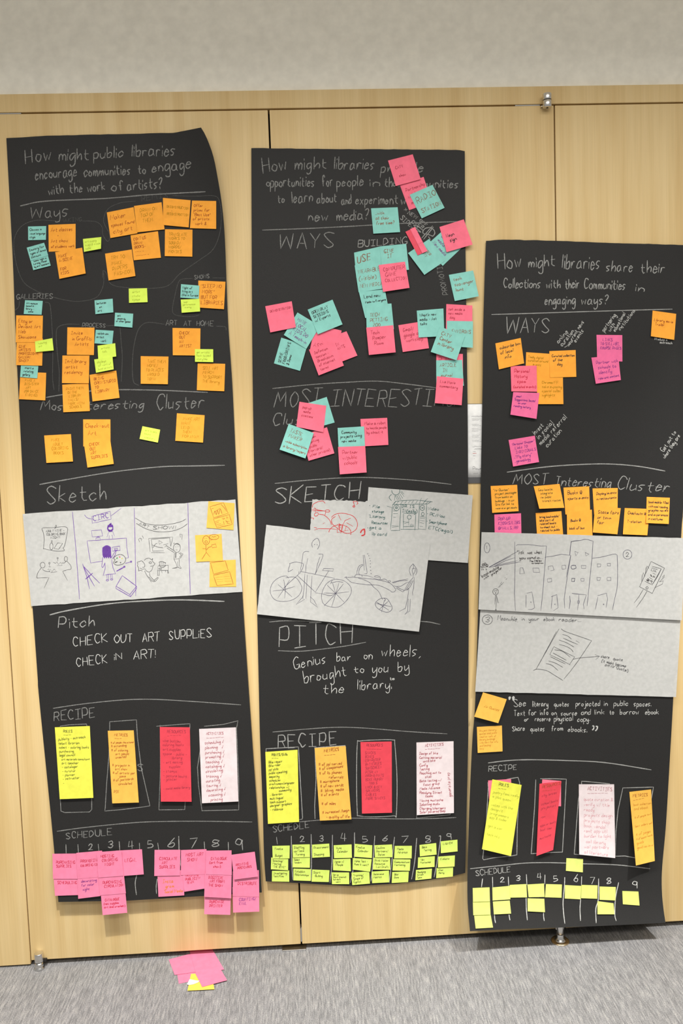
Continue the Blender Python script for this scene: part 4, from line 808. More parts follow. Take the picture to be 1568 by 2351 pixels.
note(W, 'P', 'H', '1218,625 1398,629 1400,800 1218,790', 'PLAN;;', 'pink sticky note showing only a strip above Article in journal', 'm', lift=1)
note(W, 'T', 'H', '1217,672 1393,670 1405,845 1218,840', ' ARTICLE;   IN; journal;', 'teal sticky note reading Article in journal', 'n', lift=1, maxcap=.2)
note(W, 'T', 'H', '1243,443 1412,508 1355,672 1180,615', ' CATV; Center; in library;', 'tilted teal sticky note reading Center in library', 'n', lift=4, maxcap=.2, wd=1.5)
note(W, 'P', 'H', '1222,780 1402,797 1390,977 1208,963', ' Live Movie; commentary;;;', 'pink sticky note reading Live Movie commentary, bottom of the right-hand column', 'm', lift=5)
note(W, 'T', 'I', '345,175 503,122 557,296 400,340', ';;      ;', 'teal sticky note behind the pink pop up media stations note', 'k', lift=1)
note(W, 'P', 'I', '330,385 505,328 555,505 380,556', '  hidden;  working;  public;(Harvard/;other private)', 'pink sticky note reading hidden public, other private, lower right of the cluster', 'm', lift=4, maxcap=.13)
note(W, 'P', 'I', '318,155 500,182 480,362 297,325', ' pop up;  media; stations;;', 'pink sticky note reading pop up media stations', 'm', lift=3)
note(W, 'T', 'I', '245,305 415,367 358,540 183,480', ' TASTE; MAKER;visible subscription;a library/tapers', 'tilted teal sticky note reading Taste maker', 'n', lift=4, maxcap=.18)
note(W, 'P', 'I', '732,272 914,264 922,448 745,458', ' Make a robot;  to hassle people;  by about it;;', 'pink sticky note reading Make a robot to hassle people', 'm', lift=4)
note(W, 'T', 'I', '577,333 757,322 765,500 585,512', ' Community;projects using; new media;', 'teal sticky note reading Community projects using new media', 'k', lift=2, bot=.75)
note(W, 'P', 'I', '580,462 765,455 774,635 592,648', ' Partner; w/public;  schools;', 'pink sticky note reading Partner with public schools', 'm', lift=4, maxcap=.2)
# sketch sheets
S2 = sheet(W, 'I', '405,818 790,832 790,1120 385,1105', 'torn white sketch sheet with a red bicycle drawing, behind two other sheets', jags=(1.8, 0, 0, 1.2), lift=.5)
draw(S2, 'r', '265,250 280,180 340,140 420,110 500,100 555,155|-260,290 340,275 310,240|320,260 360,295 450,310 540,325|-260,315 540,325|o605,325,55,25|-565,340 560,385 540,425|o355,400,50,35,-30|330,300 335,360|415,395 480,405 540,425 620,490 670,560 695,640|235,480 290,485 285,520|690,470 780,400 920,375 1060,395 1180,440 1250,520 1280,620 1260,720 1200,780 1120,820 1040,828 960,805 870,745 800,690 720,620 695,540 720,490 790,445|-850,405 910,535|-1035,590 1180,670|-960,620 1000,540 1130,485|o885,815,250,180|-300,690 350,700 380,735 310,750|-385,720 700,725 820,745|-820,640 870,600 860,690 880,760 920,790|-960,620 920,790 900,830|-1030,660 1000,765|-830,700 825,810 930,790|870,620 910,640 860,660 890,690 870,720|940,620 930,700 915,790|-920,790 1075,755|-500,615 540,590', 1.5, 'x')
draw(S2, 'r', '-1180,110 1190,130 1215,205|o1200,222,22,16|-1270,110 1290,155 1258,180|-1185,110 1275,110', 1.9, 'x'); draw(S2, 'r', '1345,820 1380,760 1430,735 1440,770 1440,850 1365,888', 3.4, 'x')
S3 = sheet(W, 'I', '787,735 1495,790 1462,1250 755,1200', 'white sketch sheet with a drawn doctor booth, overhanging the right edge of the middle poster', lift=3)
draw(S3, 'i', '370,95 385,140 425,165 470,150 488,110 485,80|-420,170 415,245|-425,175 455,240|-445,175 480,235|-470,165 505,235|-490,150 530,215|-500,120 550,190|-510,105 548,155|370,155 335,200 370,250', 1.2, 't')
draw(S3, 'i', '-385,305 430,255 560,245 720,238 960,265 930,265 890,295 385,305|-500,295 530,250|-560,285 590,245|-610,285 640,245|-660,285 690,242|-715,290 745,245|-770,290 800,210|-820,295 850,255 890,215|-860,295 900,260|-400,300 430,260|-440,300 470,255|-385,305 355,665|-505,290 485,680|-360,680 490,675|-770,295 755,660|-875,295 865,660|-755,655 865,665|-500,660 755,662|-540,430 720,432 705,675|-540,430 540,660|o625,485,28,30|-618,515 615,600|-530,550 618,555|-555,575 618,560|-540,625 690,615|-640,585 650,630|-660,580 670,630|-680,590 688,625|o440,350,42,40|o440,348,18,16|-430,350 455,350|-440,338 440,362|o812,350,34,38|-795,335 830,370|-830,335 800,365|-805,350 840,352|-395,435 460,435|-395,485 430,488|-375,608 470,610|-375,630 475,620|-390,395 455,398|o820,440,20,24|-795,470 840,475|-780,480 860,485|-780,500 850,505|-775,530 845,540|-775,560 835,578|-775,615 820,622|-305,325 380,350', 1.1, 't')
scrib(S3, 'i', 'DR. IS@520,348,695,350,40;;IN(eally)@522,415,735,420,48;;File@98,350,195,355,38;;storage@90,415,255,425,38;;Literacy@62,492,270,500,44;;Resources@80,582,312,590,42;;get a@50,650,220,665,44;;lib card@88,745,295,755,48;;Video@890,378,1048,392,42;;PC/Mac@920,462,1135,495,42;;Smartphone@905,570,1160,600,48;;ETC(legal)@900,655,1242,715,46', 1.3, 't')
draw(S3, 'i', '-52,318 62,322|-45,452 56,457|-22,638 32,642|-885,434 895,438|-876,540 886,545', 2, 't')
S4 = sheet(W, 'J', '120,72 1212,205 1138,785 58,668', 'white sketch sheet with a drawn bicycle pulling a cart, in front of two other sheets', jags=(.5, 0, 0, .9), lift=3.5)
draw(S4, 'j', '800,355 788,310 810,260 865,225 895,260 900,320 870,385|o830,313,3,3|o865,318,3,3|750,418 700,415 665,440 650,540 625,690|-730,515 715,600|-708,600 700,715|885,455 920,452 950,465 920,560 840,740|-905,495 870,600 850,700 835,740|465,590 550,568 640,580 668,600 655,660 610,740|465,590 475,600 450,680 455,705 520,672|605,700 600,735 580,760 490,840 380,945|-620,700 830,742 1120,802|-580,760 840,1000 1035,690|-945,688 960,660 1105,665 1095,698 945,688|-840,1010 930,1022|930,1022 1050,1050 1130,1020|-690,730 680,900 660,1100|-725,750 715,900 705,1095|-792,768 780,950 770,1145|-660,1050 655,1075 560,1180 690,1100|-765,1065 820,1115 875,1220 770,1140', 1.1, 'v')
draw(S4, 'j', '455,800 420,768 330,785 240,850 195,940 200,1030 260,1110 370,1135 500,1115 600,1050 645,960 635,900 580,810 520,780 410,795|-225,985 390,965 545,918|-303,890 505,1070|-385,820 410,960 398,1090|-470,825 400,940|-420,910 300,1085|1085,820 1000,880 945,980 930,1080 960,1170 1060,1212 1180,1210 1290,1120 1355,1010 1345,920 1260,840 1150,815 1085,830 1060,885|1060,870 1150,850 1245,858|-960,1012 1130,1018 1325,995|-1010,900 1135,1020 1255,1145|-1085,860 1135,1020|-1180,870 1135,1020 1075,1210|-1245,880 1135,1020 965,1200', 1.1, 'v')
draw(S4, 'k', '-330,270 345,520|-320,268 350,255 370,400 395,560 385,578 345,575|325,415 260,440 225,520 222,585|330,425 275,470 250,550 262,595|185,640 190,605 225,590 300,600 310,630|-125,620 185,622|-300,600 400,610 500,640|o405,236,4,3|o423,268,4,3|o440,314,4,3|o450,356,4,3|o450,405,4,3|o450,462,4,3|o455,518,4,3|o463,575,4,3|510,625 560,610 620,640 600,680 500,650|520,630 600,650|0,640 180,640 400,660 600,685 740,720 820,765 890,850|60,670 120,720 200,740 400,765 560,770 660,800 780,860 820,890 860,885 890,850|35,620 35,650 70,675|240,650 340,680 440,730 500,800 590,880 640,980 660,1020|620,680 700,670 750,705|o775,708,20,14|-820,725 960,690 1100,665|830,735 960,700 1090,692|-850,780 900,800 970,790 1010,770 1050,740 1120,715|890,820 960,860 1010,885 1035,850|900,800 1000,850 1060,855 1110,820|-1190,635 1140,690 1040,840|1160,690 1110,780 1050,850|1185,690 1130,800 1080,860|1180,405 1130,470 1120,540 1150,615|1180,405 1240,490 1245,550 1225,600|-1185,405 1190,480 1165,520 1185,590 1185,630|-1165,490 1225,485|1225,485 1210,550 1185,590|-1205,635 1190,830 1170,900 1178,950|-1110,840 1085,1020 1050,1170 945,1222|-1100,1005 1090,1215 1040,1275|-1135,1005 1125,1215 1040,1275', 1.1, 'v')
draw(S4, 'k', '555,1050 620,1005 700,995 750,1020 800,1100 825,1165 790,1220 720,1235 630,1205 555,1150 535,1090 555,1050|-545,1055 770,1205|-545,1085 805,1142|-600,1190 765,1040|-690,1030 640,1240|680,1000 710,1020 690,1050', 1.2, 'v')
# recipe list notes
note(W, 'Y', 'K', '60,208 292,193 303,712 79,726', '  ROLES/Skills;  ___;Bike repair;Bike rider;ppl skills;public speaking;empathy;scheduler;craftsman/engineer;relationships w/;      community;- librarian;multi lingual;tech support;designer-graphics;- riddance;;;', 'long yellow list note headed ROLES and Skills in the RECIPE row of the middle poster', 'e', lift=7, wd=1.4, top=.02, bot=.98, left=.09, **LN)
note(W, 'S', 'K', '415,180 638,165 680,693 453,703', '    METRICS;    ____;;# of ppl served;# of companions;# of lib. phones;      referrals;# microphone;# of new cards;# [biking] media;# of events;;# of miles;;# increased /begin;  + quality of life', 'long amber list note headed METRICS in the RECIPE row of the middle poster', 'n', lift=9, wd=1.5, top=.02, bot=.98, **LN)
note(W, 'R', 'K', '745,137 970,133 972,646 756,652', '  RESOURCES;  ______; SNACKS; BIKES; COMPUTER; BATTERIES; SUNSCREEN; DISPLAY; PROMO MATS; BIKE PUMP/;   TOOLS; LOCK & KEY; SPEAKERS; CABLES; MORE SNACKS;;;', 'long red list note headed RESOURCES, inside a chalk frame on the middle poster', 'm', lift=7, wd=1.3, top=.02, bot=.98, **LN)
wl = note(W, 'W', 'K', '1148,140 1415,131 1418,648 1150,663', '    ACTIVITIES;    ______; Design of bike; Getting material;   onto bike; Config; Testing; Reaching out to;    sites; Beta testing w/;   focus group; Media Advance; Readying Street;    teams; Waxing mustache; Selecting audio; Charging/chargers; Solar powered amp', 'long pale pink list note headed ACTIVITIES in the RECIPE row of the middle poster', 'm', lift=7, wd=1.3, top=.02, bot=.99, left=.03, **LN)
wl['inks'].append(('handwriting', words('K', 'generate prep@1400,530,1385,358,24', 77), 1.2, 'm'))
# pale green schedule
for q, tx, lab in (('108,1064 232,1062 232,1143 107,1140', 'Investigating;Test/fixes;', 'Investigating, bottom row under number 1'), ('262,1047 389,1052 387,1137 262,1133', 'Establish;Relationships;', 'Establish Relationships, bottom row under number 2'),
    ('397,1055 522,1060 517,1145 393,1142', 'Start;  Building;', 'Start Building, bottom row under number 3'), ('537,1075 663,1076 664,1160 540,1160', 'Set up;Start (shared);but don\'t;   use it', 'Set up, bottom row under number 4'),
    ('680,1077 808,1068 813,1156 686,1167', 'Training/;Scope of;Cyclist', 'Training, bottom row under number 5'), ('826,1070 950,1062 952,1147 829,1153', 'Determine;Metrics;', 'Determine Metrics, bottom row under number 6'),
    ('973,1073 1093,1068 1088,1145 970,1152', ' Bike; Done;', 'Bike Done, bottom row under number 7'), ('1145,1058 1260,1048 1255,1120 1140,1132', 'Readying;Street;Team', 'Readying Street Team, bottom row under number 8'),
    ('1293,1045 1412,1036 1410,1105 1290,1117', 'After; Party;', 'After Party, bottom row under number 9'),
    ('102,968 225,978 224,1060 100,1053', 'Scouting/;Meeting;"THE BIKE"', 'Scouting, middle row under number 1'), ('256,968 381,966 380,1042 257,1040', 'Select;Vendors;', 'Select Vendors, middle row under number 2'),
    ('547,980 673,975 676,1067 548,1060', 'Agree w/; 1 People;', 'Agree, middle row under number 4'), ('690,972 826,980 815,1070 688,1055', 'Alpha Test -;Does it work?;', 'Alpha Test, middle row under number 5'),
    ('838,970 958,972 960,1056 834,1055', 'Print Maker;Resource;  List Draft', 'Resource List Draft, middle row under number 6'), ('980,980 1105,982 1100,1064 976,1062', 'Communications;Marketing;', 'Communications, middle row under number 7'),
    ('1160,968 1280,958 1278,1036 1157,1044', ' Wax; Mustaches;', 'Wax Mustaches, middle row under number 8'), ('1305,962 1425,953 1422,1033 1303,1040', ' Evaluate;;', 'Evaluate, middle row under number 9'),
    ('110,885 236,882 234,975 113,975', ' Finalize;; Budget', 'Finalize Budget, top row under number 1'), ('254,876 380,873 381,965 258,968', 'Staffing;up/Team;  Forming', 'Staffing up, top row under number 2'),
    ('396,876 520,868 525,963 398,970', 'Procurement;;Shopping', 'Procurement Shopping, top row under number 3'), ('552,880 681,874 683,970 555,973', ' Hunt;  Calendar;', 'Calendar, top row under number 4'),
    ('703,870 830,880 827,972 700,963', 'Finalize;  Calendar;', 'Finalize Calendar, top row under number 5'), ('846,880 972,874 976,966 849,968', 'Confirm;Partners/;  Dates', 'Confirm Partners, top row under number 6'),
    ('992,885 1115,884 1113,975 987,975', ' Media;  Advance;', 'Media Advance, top row under number 7'), ('1170,878 1290,864 1293,947 1173,960', ' Beta;   Testing;', 'Beta Testing, top row under number 8'),
    ('1323,852 1443,840 1444,924 1324,937', ' LAUNCH!;;', 'Launch, top row under number 9')):
    note(W, 'N', 'K', q, tx, 'light green schedule note reading ' + lab.replace('Resource List Draft', 'List Draft').replace('Readying Street', 'Readying') + ' of the middle poster', 'e', wd=1.15, maxcap=.21)
finish(W)
fo, f2 = fold['s'].ob, fold2['s'].ob          # the folded note is one thing: its turned-up half is a part
f2.parent = fo; f2.location = f2.location - fo.location; f2.name = 'folded_flap'
for k in ('label', 'category', 'group'): del f2[k]
# ------------------------------------------------------------------ RIGHT
W = 'right'
note(W, 'O', 'L', '411,863 590,875 590,1070 405,1050', 'Timely digital;curation around;    events;;', 'orange sticky note reading Timely digital curation, half hidden by Curated collection of the day', 'g', lift=1, bot=.8)
note(W, 'O', 'L', '490,1050 682,1050 686,1246 493,1246', '  Chrome/FF;  take exposing;  special collec.;  highlights;', 'orange sticky note reading special collection highlights, below Curated collection of the day', 'g', lift=3)
note(W, 'O', 'L', '582,855 776,847 781,1045 587,1050', 'Curated collection; of the;    day;;', 'orange sticky note reading Curated collection of the day', 'k', lift=2, maxcap=.17)
note(W, 'P', 'L', '296,965 488,962 492,1155 302,1152', ' Personal; History;   spam;(curated events)', 'magenta pink sticky note reading curated events, below the subscribe box note', 'r', lift=1)
note(W, 'O', 'L', '184,798 371,758 396,945 210,990', ' subscribe box; of local;    info;', 'tilted orange sticky note reading subscribe box of local info', 'k', lift=4)
note(W, 'M', 'M', '365,62 550,68 530,252 345,222', ' email;Suggestions based;   on user;reading history;', 'magenta pink sticky note reading suggestions based on user reading history', 'b', lift=4, bot=.8)
note(W, 'M', 'L', '930,735 1120,737 1121,932 935,925', '   LINKS; TO SYLLABI,; COURSE PAGES;;', 'magenta pink sticky note reading Links to syllabi, upper of the pair', 'b', lift=1)
note(W, 'M', 'L', '892,903 1090,885 1110,1068 925,1096', ' Partner with;  schools to;  identify; relevant content', 'magenta pink sticky note reading Partner with schools, lower of the pair', 'b', lift=3.5)
note(W, 'O', 'L', '1344,556 1518,580 1503,772 1331,745', ';Library movie; Trailer;;', 'orange sticky note reading Library movie Trailer, top right of the right poster', 'n', lift=5)
note(W, 'M', 'M', '332,402 518,371 548,558 364,590', '"Personal Shopper";  Links TO;  INDIVIDUALS;..."My story";...genealogy', 'magenta pink sticky note reading Personal Shopper, beside the slanted chalk note on curation', 'b', lift=6)
note(W, 'O', 'M', '205,728 393,719 403,906 216,918', '"Air Quotes"; project passages; from books on; buildings - in air.; Sits for link to; reserve or get ebooks', 'orange sticky note reading Air Quotes, leftmost under Most Interesting Cluster', 'e', lift=5)
note(W, 'M', 'M', '231,930 420,921 424,1110 235,1115', ' POP-UP; KIOSKS/LIBS; @MALLS, RR;;', 'magenta pink sticky note reading Pop-up kiosks, tucked under the white sketch sheet', 'b', lift=1, bot=.95)
note(W, 'O', 'M', '510,730 693,713 727,882 550,889', ' Geo-locate,;  integrate; via public;  transit routes;', 'orange sticky note reading Geo-locate, integrate via public transit routes', 'e', lift=7, side=-9)
note(W, 'O', 'M', '524,920 706,906 720,1092 535,1100', ' bring bookmobile/; bike cart of; related books; to check out -; related to public;', 'orange sticky note reading bring bookmobile, tucked under the white sketch sheet', 'k', lift=1)
note(W, 'O', 'M', '721,739 903,730 910,915 735,930', ' Books @; sports events;;', 'orange sticky note reading Books at sports events', 'k', lift=2, maxcap=.18)
note(W, 'O', 'M', '745,920 922,895 927,1082 747,1085', '; Books @;;back of bus;', 'orange sticky note reading Books at back of bus', 'k', lift=1, maxcap=.17)
note(W, 'O', 'M', '927,745 1106,742 1104,900 938,930', ' Display/events; in restaurants;;', 'orange sticky note reading Display events in restaurants', 'k', lift=1.5, maxcap=.16)
note(W, 'O', 'M', '945,872 1127,885 1103,1070 929,1057', ' State fairs; or town; fair;', 'orange sticky note reading State fairs or town fair', 'k', lift=4, maxcap=.16)
note(W, 'O', 'M', '1155,884 1333,890 1315,1077 1142,1070', ' Checkouts @;; T-station;;', 'orange sticky note reading Checkouts at T-station', 'k', lift=4, maxcap=.17)
note(W, 'O', 'M', '1311,805 1475,811 1467,997 1306,990', 'bookmobile filled;with cool reading,;graphic novels;and experiences;in costume', 'orange sticky note reading bookmobile filled, rightmost in the cluster', 'k', lift=5)
S6 = sheet(W, 'N', '112,590 1552,690 1518,1255 72,1217', 'lower white sketch sheet numbered 3 with a drawn tablet page, on the right poster', lift=4, jags=(0, 0, .5, 0))
draw(S6, 's', 'o95,42,38,36|-635,110 515,320|-615,130 515,320 460,418|440,425 470,415 540,425 600,460 665,500|650,110 680,130 780,165 880,200|-880,200 780,350 720,430 670,490|660,152 700,165 728,188|665,180 720,205 775,228|-762,200 788,215|635,195 690,215 748,248|635,228 680,240 720,260 742,285|-595,245 752,322 712,382|-595,245 565,305 640,340 720,382|600,268 660,280 720,325|588,292 640,320 690,348|570,320 630,350 685,376|555,352 610,370 665,402|535,372 580,385 628,425|740,340 790,330 850,325 938,318|-905,305 940,318 910,342', 1.3, 'd')
scrib(S6, 's', '3@80,60,112,58,40;;Meanwhile,@170,45,325,55,34;;in@352,48,375,48,28;;your@408,50,482,50,30;;ebook@518,50,602,52,28;;reader....@632,54,800,58,28;;share@950,328,1012,335,24;;quote@1042,345,1112,355,24;;(it might become@955,362,1135,402,26;;an Air Quote!)@980,390,1152,438,26', 1.3)
S5 = sheet(W, 'N', '118,68 1585,112 1560,703 96,625', 'upper white sketch sheet numbered 1 and 2 with drawn city buildings, on the right poster', lift=3, jags=(.5, 0, 0, 0))
draw(S5, 'n', 'o184,182,42,76|-178,150 182,205|-598,90 605,400 595,870 610,1125|-620,150 640,135 800,132 1000,155 1075,152|-1075,152 1055,400 1020,850 990,1130|-215,470 660,225|-220,470 545,305|-290,455 470,370 600,330|-320,445 640,375|-210,475 690,390|-1050,322 1150,310 1300,278 1425,292|-1445,75 1425,292 1440,300 1390,600 1340,950 1350,1090|1445,95 1480,80 1568,70|-680,480 675,575 745,565 720,480 680,480|-870,485 960,485 972,550 880,548 870,485|-1100,460 1170,452 1188,515 1135,525|-1100,460 1105,515|-1305,445 1360,440 1365,495 1310,502 1305,445|-1085,648 1150,638 1155,690 1095,695 1085,648|o1480,470,38,30|-1455,640 1500,640 1490,690 1455,690 1455,640|-770,890 768,1075|-780,862 858,845 898,1080 860,1105 795,1105|-1165,900 1145,1095|-1145,915 1230,882 1250,1080 1180,1125|-1425,900 1430,990 1415,1095|-1460,865 1568,875|o842,996,4,4|o1202,1028,4,4', 1.2, 'v')
draw(S5, 'n', 'o312,840,42,46|o298,828,4,3|o322,826,4,3|o314,860,5,6|-318,890 322,1000 316,1110|-310,890 300,1030|-325,890 350,1010 365,1000|-350,780 380,740|-370,775 400,725|-385,725 405,690|-400,735 435,695|-450,635 460,625|-465,660 485,640|-480,582 485,578|-520,530 526,524|o316,1112,8,8', 1.2, 'd')
draw(S5, 'n', '-90,475 200,465|o125,438,14,16|o155,425,14,16|o183,445,14,16|-100,490 105,520|-115,490 130,515 135,495|-165,490 178,520 185,495|-85,460 120,470', 1.6, 'k')
scrib(S5, 'n', '"Ask@638,280,740,272,60;;not@790,275,862,272,44;;what@895,272,1005,270,48;;you@672,350,760,350,50;;can@790,350,868,348,44;;do...@880,350,1015,345,48;;The FRESH@820,392,1000,390,22;;to tomorrow@852,420,1030,418,18;;bookmobile@110,630,365,485,48;;with@140,662,212,615,34;;projector@255,600,410,490,36', 1.4, 'k')
draw(S5, 'o', '45,260 65,95 100,75 200,60 265,48 360,72|-360,72 345,305 315,600 280,945|-345,305 480,285 620,250 660,245 685,260|685,260 690,450 685,680 650,850 620,1000|-60,260 0,560|-115,210 160,225 130,270 115,210|-255,225 305,248 265,272 255,225|-65,405 125,395 135,435 75,450 65,405|-200,400 265,400 262,440 205,438 200,400|-75,570 115,570 110,615 75,615 75,570|-195,575 240,575 238,610 198,608 195,575|-415,378 465,380 460,415 420,420 415,378|-548,372 595,372 592,408 555,405 548,372|-410,560 465,565 450,600 415,600 410,560|-548,560 600,560 600,602 550,602 548,560|-45,810 55,880 40,985|-75,775 270,795 230,920 240,985|-170,785 165,900 150,1000|-150,875 178,875 175,905 150,905 150,875|-425,825 390,990|-420,805 540,772 555,850 535,965|o822,252,60,62|o502,922,5,5', 1.25, 'v')
draw(S5, 'o', '-1140,345 985,685 1155,775 1320,435 1140,345|-1155,410 1275,445 1155,660 1055,610|1275,445 1230,540 1160,650|-1155,430 1185,440 1170,480 1140,470 1155,430|o1085,700,14,16|-1035,720 975,820 910,905|-1085,745 1030,840 940,965|-1015,620 1020,540 1035,495 1060,545|-1060,520 1075,430 1085,405 1110,440|-1290,560 1320,525 1315,555 1250,620|-1250,620 1305,605 1290,650 1195,695|-1195,440 1230,460|-1180,470 1215,490|-1160,500 1200,520|-1130,540 1180,560|-1115,560 1165,590|-1090,580 1150,620|-1205,450 1190,490', 1.3, 'd')
draw(S5, 'o', '-1075,590 1110,610|-1080,605 1120,590|-1100,570 1095,620|-1135,600 1160,615|-1140,630 1155,640|-1130,520 1150,545|-1170,540 1190,560', 2.4, 'k')
scrib(S5, 'o', '2@802,280,840,278,52', 1.4)
note(W, 'S', 'O', '128,30 299,80 238,252 65,205', ';;   Air Quotes;;', 'tilted amber sticky note just under the lower white sketch sheet', 'w', lift=5)
note(W, 'S', 'O', '84,279 264,269 269,455 90,466', 'Project literary;quotes and public;read on walls of;library buildings;with text for info;and lending;links', 'amber sticky note with faint small writing, lower of two beside the chalk quotation', 'w', lift=4, wd=1)
note(W, 'P', 'O', '165,665 330,654 340,850 175,850', '', 'pink sticky note peeking above the long yellow ROLES note', lift=1)
note(W, 'Y', 'O', '196,656 406,697 330,1209 121,1159', '   ROLES;   ___;poetry fans/really;a pilot queen;;voices with the;design/it;programmers;app & coder;;get a car;;tech inks;;;', 'long tilted yellow list note headed ROLES on the right poster', 'f', head='e', lift=14, wd=1.2, top=.02, bot=.98, **LN)
note(W, 'P', 'O', '555,657 690,668 690,850 545,850', '', 'pink sticky note peeking above the long red note of the right poster', lift=1)
note(W, 'R', 'O', '535,688 693,670 633,1165 513,1208', ' RESOURCES; _____; city lenses;; school books; projectors;; van;; apps or books; book time;; mustache;;;', 'long red list note leaning in its chalk frame on the right poster', 'm', head='n', lift=12, wd=1.0, top=.02, bot=.98, **LN)
note(W, 'W', 'O', '818,692 1072,692 1080,1223 821,1198', '   ACTIVITIES;   ______; quote curation &; verify w/ title; ready; projects design; projects shop; book vandal; rent app util; border to light;  call library; wall partners; all literature', 'long pale pink list note headed ACTIVITIES on the right poster', 'p', head='m', lift=12, side=6, wd=1.1, top=.02, bot=.99, **LN)
note(W, 'S', 'O', '1182,747 1338,729 1365,1244 1229,1277', ' METRICS; ____; book collection; and ebook;; # of people text;; best sellers sell;; # of pages; # of quote reads; goods; good reviews;;;', 'long amber list note headed METRICS, rightmost on the right poster', 'w', head='n', lift=28, side=-14, wd=1.1, top=.03, bot=.97, **LN)
for q, lab, tx in (('742,340 860,346 858,441 738,430', 'alone on the chalk line above number 6', ''),
    ('88,747 205,741 222,832 99,839', 'lowest of three in the leftmost schedule column', ''), ('79,650 200,648 204,741 82,745', 'second of three in the leftmost schedule column', ''), ('78,552 197,547 200,647 80,650', 'topmost of three in the leftmost schedule column', ''),
    ('221,648 340,640 350,733 228,739', 'lower of two under number 2', ''), ('217,548 340,537 345,632 219,641', 'upper of two under number 2', ''), ('340,530 458,524 463,618 344,620', 'single one under number 3', ''),
    ('467,625 585,628 590,723 468,717', 'lower of two under number 4', ''), ('465,527 583,520 587,615 474,617', 'upper of two under number 4', ''), ('597,524 710,527 707,621 590,617', 'single one under number 5', ''),
    ('732,531 847,537 843,632 730,626', 'single one under number 6', ''), ('848,530 963,533 960,628 846,624', 'single one under number 7', ''), ('962,645 1075,660 1083,738 962,738', 'lower of two under number 8', ''),
    ('977,541 1092,545 1089,640 977,635', 'upper of two under number 8', ''), ('1138,573 1252,577 1260,676 1142,667', 'single one under number 9', '')):
    note(W, 'L', 'P', q, tx, 'blank pale green note, ' + lab + ' of the right poster', lift=3.5 if 'lower' in lab else 2)
finish(W)
# ------------------------------------------------------------------ printed sign between the posters
sg = Sheet([(1046, 927.5), (1190, 926), (1186, 1108), (1042, 1110)], lambda px, py: np.full(np.shape(px), 3.2), lift=0); sg.w0 = 0
ob = tag(sg.build('door_sign', plain('sign_backing', (.085, .085, .088), .5), 2.8), 'narrow white printed sign with grey foot strip, showing between middle and right posters', 'sign')
pg = Sheet([(1046, 928.5), (1190, 927), (1186.4, 1094.5), (1042.4, 1096.5)], lambda px, py: np.full(np.shape(px), 3.35), lift=0); pg.w0 = 0; pg.build('page', sheet_mat('white_print_paper', (.80, .80, .79), 0.0))
V = [tuple(v.co + pg.ob.location) for v in pg.ob.data.vertices]; F = [tuple(p.vertices) for p in pg.ob.data.polygons]
bpy.data.objects.remove(pg.ob); pg.ob = sg.ob
mesh_obj('printed_page', V, F, sheet_mat('white_print_paper', (.80, .80, .79), 0.0), sg.ob)
R2 = random.Random(9)
def prt(y, x0, x1, amp=.7, wd=.7):
    n = int((x1 - x0) / 1.3); return [np.array([(x0 + i * 1.3, y + R2.uniform(-amp, amp)) for i in range(n)])]
rows = []
for y, x0 in ((962, 1083), (964.5, 1084), (974.5, 1083), (977.5, 1084), (984, 1083), (987, 1084), (990, 1083), (999, 1084), (1002, 1083), (1005, 1084), (1011, 1083.5), (1014, 1084), (1030, 1090), (1031.5, 1088)): rows += prt(y, x0, x0 + R2.uniform(17, 26), .5)
pg.ink('printed_text', rows, .6, ink('l'), .2)
pg.ink('printed_text', prt(956, 1082, 1112, 1.3) + prt(1025, 1084.5, 1110, 1.3) + prt(1037, 1085.5, 1094, 1.2) + prt(1046.5, 1085.5, 1094, .3) + prt(1052.5, 1089, 1092, 1), .8, ink('l'), .2)
pg.ink('printed_rule', prt(1041, 1085, 1096, .2), 1, ink('x'), .2)
st, wd_ = text_strokes('Pound', random.Random(2), .05, 0); pg.ink('printed_heading', [np.array([1085.3, 1078.3]) + q * np.array([26 / wd_, -6.2]) for q in st], 1.0, ink('l'), .2)
pg.ink('printed_text', prt(1087.3, 1086, 1100, .5) + prt(1087.3, 1102, 1112, .5), .8, ink('l'), .2)
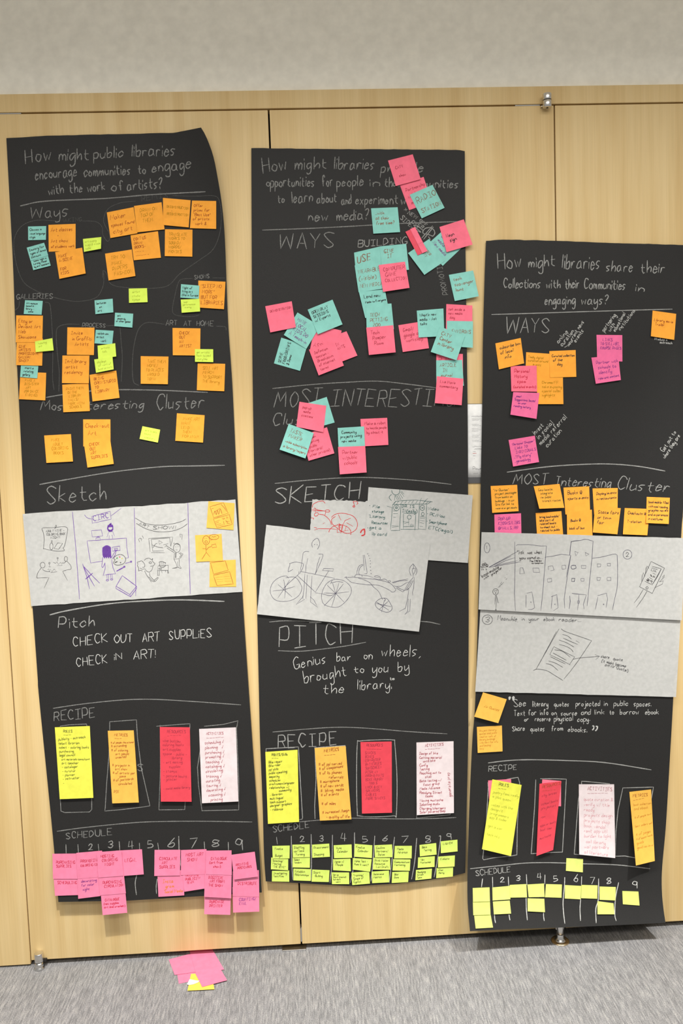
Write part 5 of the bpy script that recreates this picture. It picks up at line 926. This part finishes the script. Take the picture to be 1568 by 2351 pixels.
# ------------------------------------------------------------------ fallen notes on the carpet
def fallen(col, quad, hgt, label, lift=0.0, cat='sticky note', thick=.16, name='sticky_note'):
    s = Sheet(rp('f', quad), lambda px, py: np.zeros(np.shape(px)), lift=lift, nu=5, nv=5, place=on_floor); s.w0 = hgt
    return tag(s.build(name, paper_mat(PAPER[col][0].replace(' ', '_') + '_note_paper', PAPER[col][1]) if col else sheet_mat('white_print_paper', (.8, .8, .79), 0), thick), label, cat, 'fallen sticky notes on the carpet' if col else None)
fallen('Q', '300,640 640,560 760,860 355,945', 0.7, 'fallen pink sticky note on the carpet, lower left of the heap')
fallen('Q', '150,460 640,330 760,700 270,770', 1.5, 'fallen pink sticky note on the carpet, leftmost of the heap', .4)
fallen('Q', '560,255 1005,225 1260,660 700,760', 2.4, 'fallen pink sticky note partly under the door, at the back of the heap', .3)
fallen('Z', '597,748 1000,720 1065,1055 525,1085', 3.2, 'fallen golden yellow sticky note at the front of the heap on the carpet', .3)
fallen('Q', '680,735 1150,590 1320,875 820,1010', 4.0, 'fallen pink sticky note lying on the yellow one, front right of the heap', .4)
# crumpled white scrap
P = rp('f', '568,852 700,880 765,885 740,915 640,955 550,968 518,955'); hs = [4.6, 6.5, 5.0, 4.4, 4.4, 4.2, 4.2]
V = [on_floor(x, y, h / 1000) for (x, y), h in zip(P, hs)]; c = on_floor(*rp('f', '635,915')[0], .0072); V = [c] + V
n = len(P); F = [(0, 1 + i, 1 + (i + 1) % n) for i in range(n)]; V2 = [np.array(v) - np.array([0, 0, .0005]) for v in V]
F += [(n + 1 + 0, n + 1 + 1 + (i + 1) % n, n + 1 + 1 + i) for i in range(n)] + [(1 + i, n + 2 + i, n + 2 + (i + 1) % n, 1 + (i + 1) % n) for i in range(n)]
tag(mesh_obj('paper_scrap', np.array(V + V2), F, sheet_mat('white_print_paper', (.8, .8, .79), 0), smooth=False), 'small torn white paper scrap lying on the fallen yellow note', 'paper scrap')
for o in bpy.data.objects:
    if '_o' in o: del o['_o']
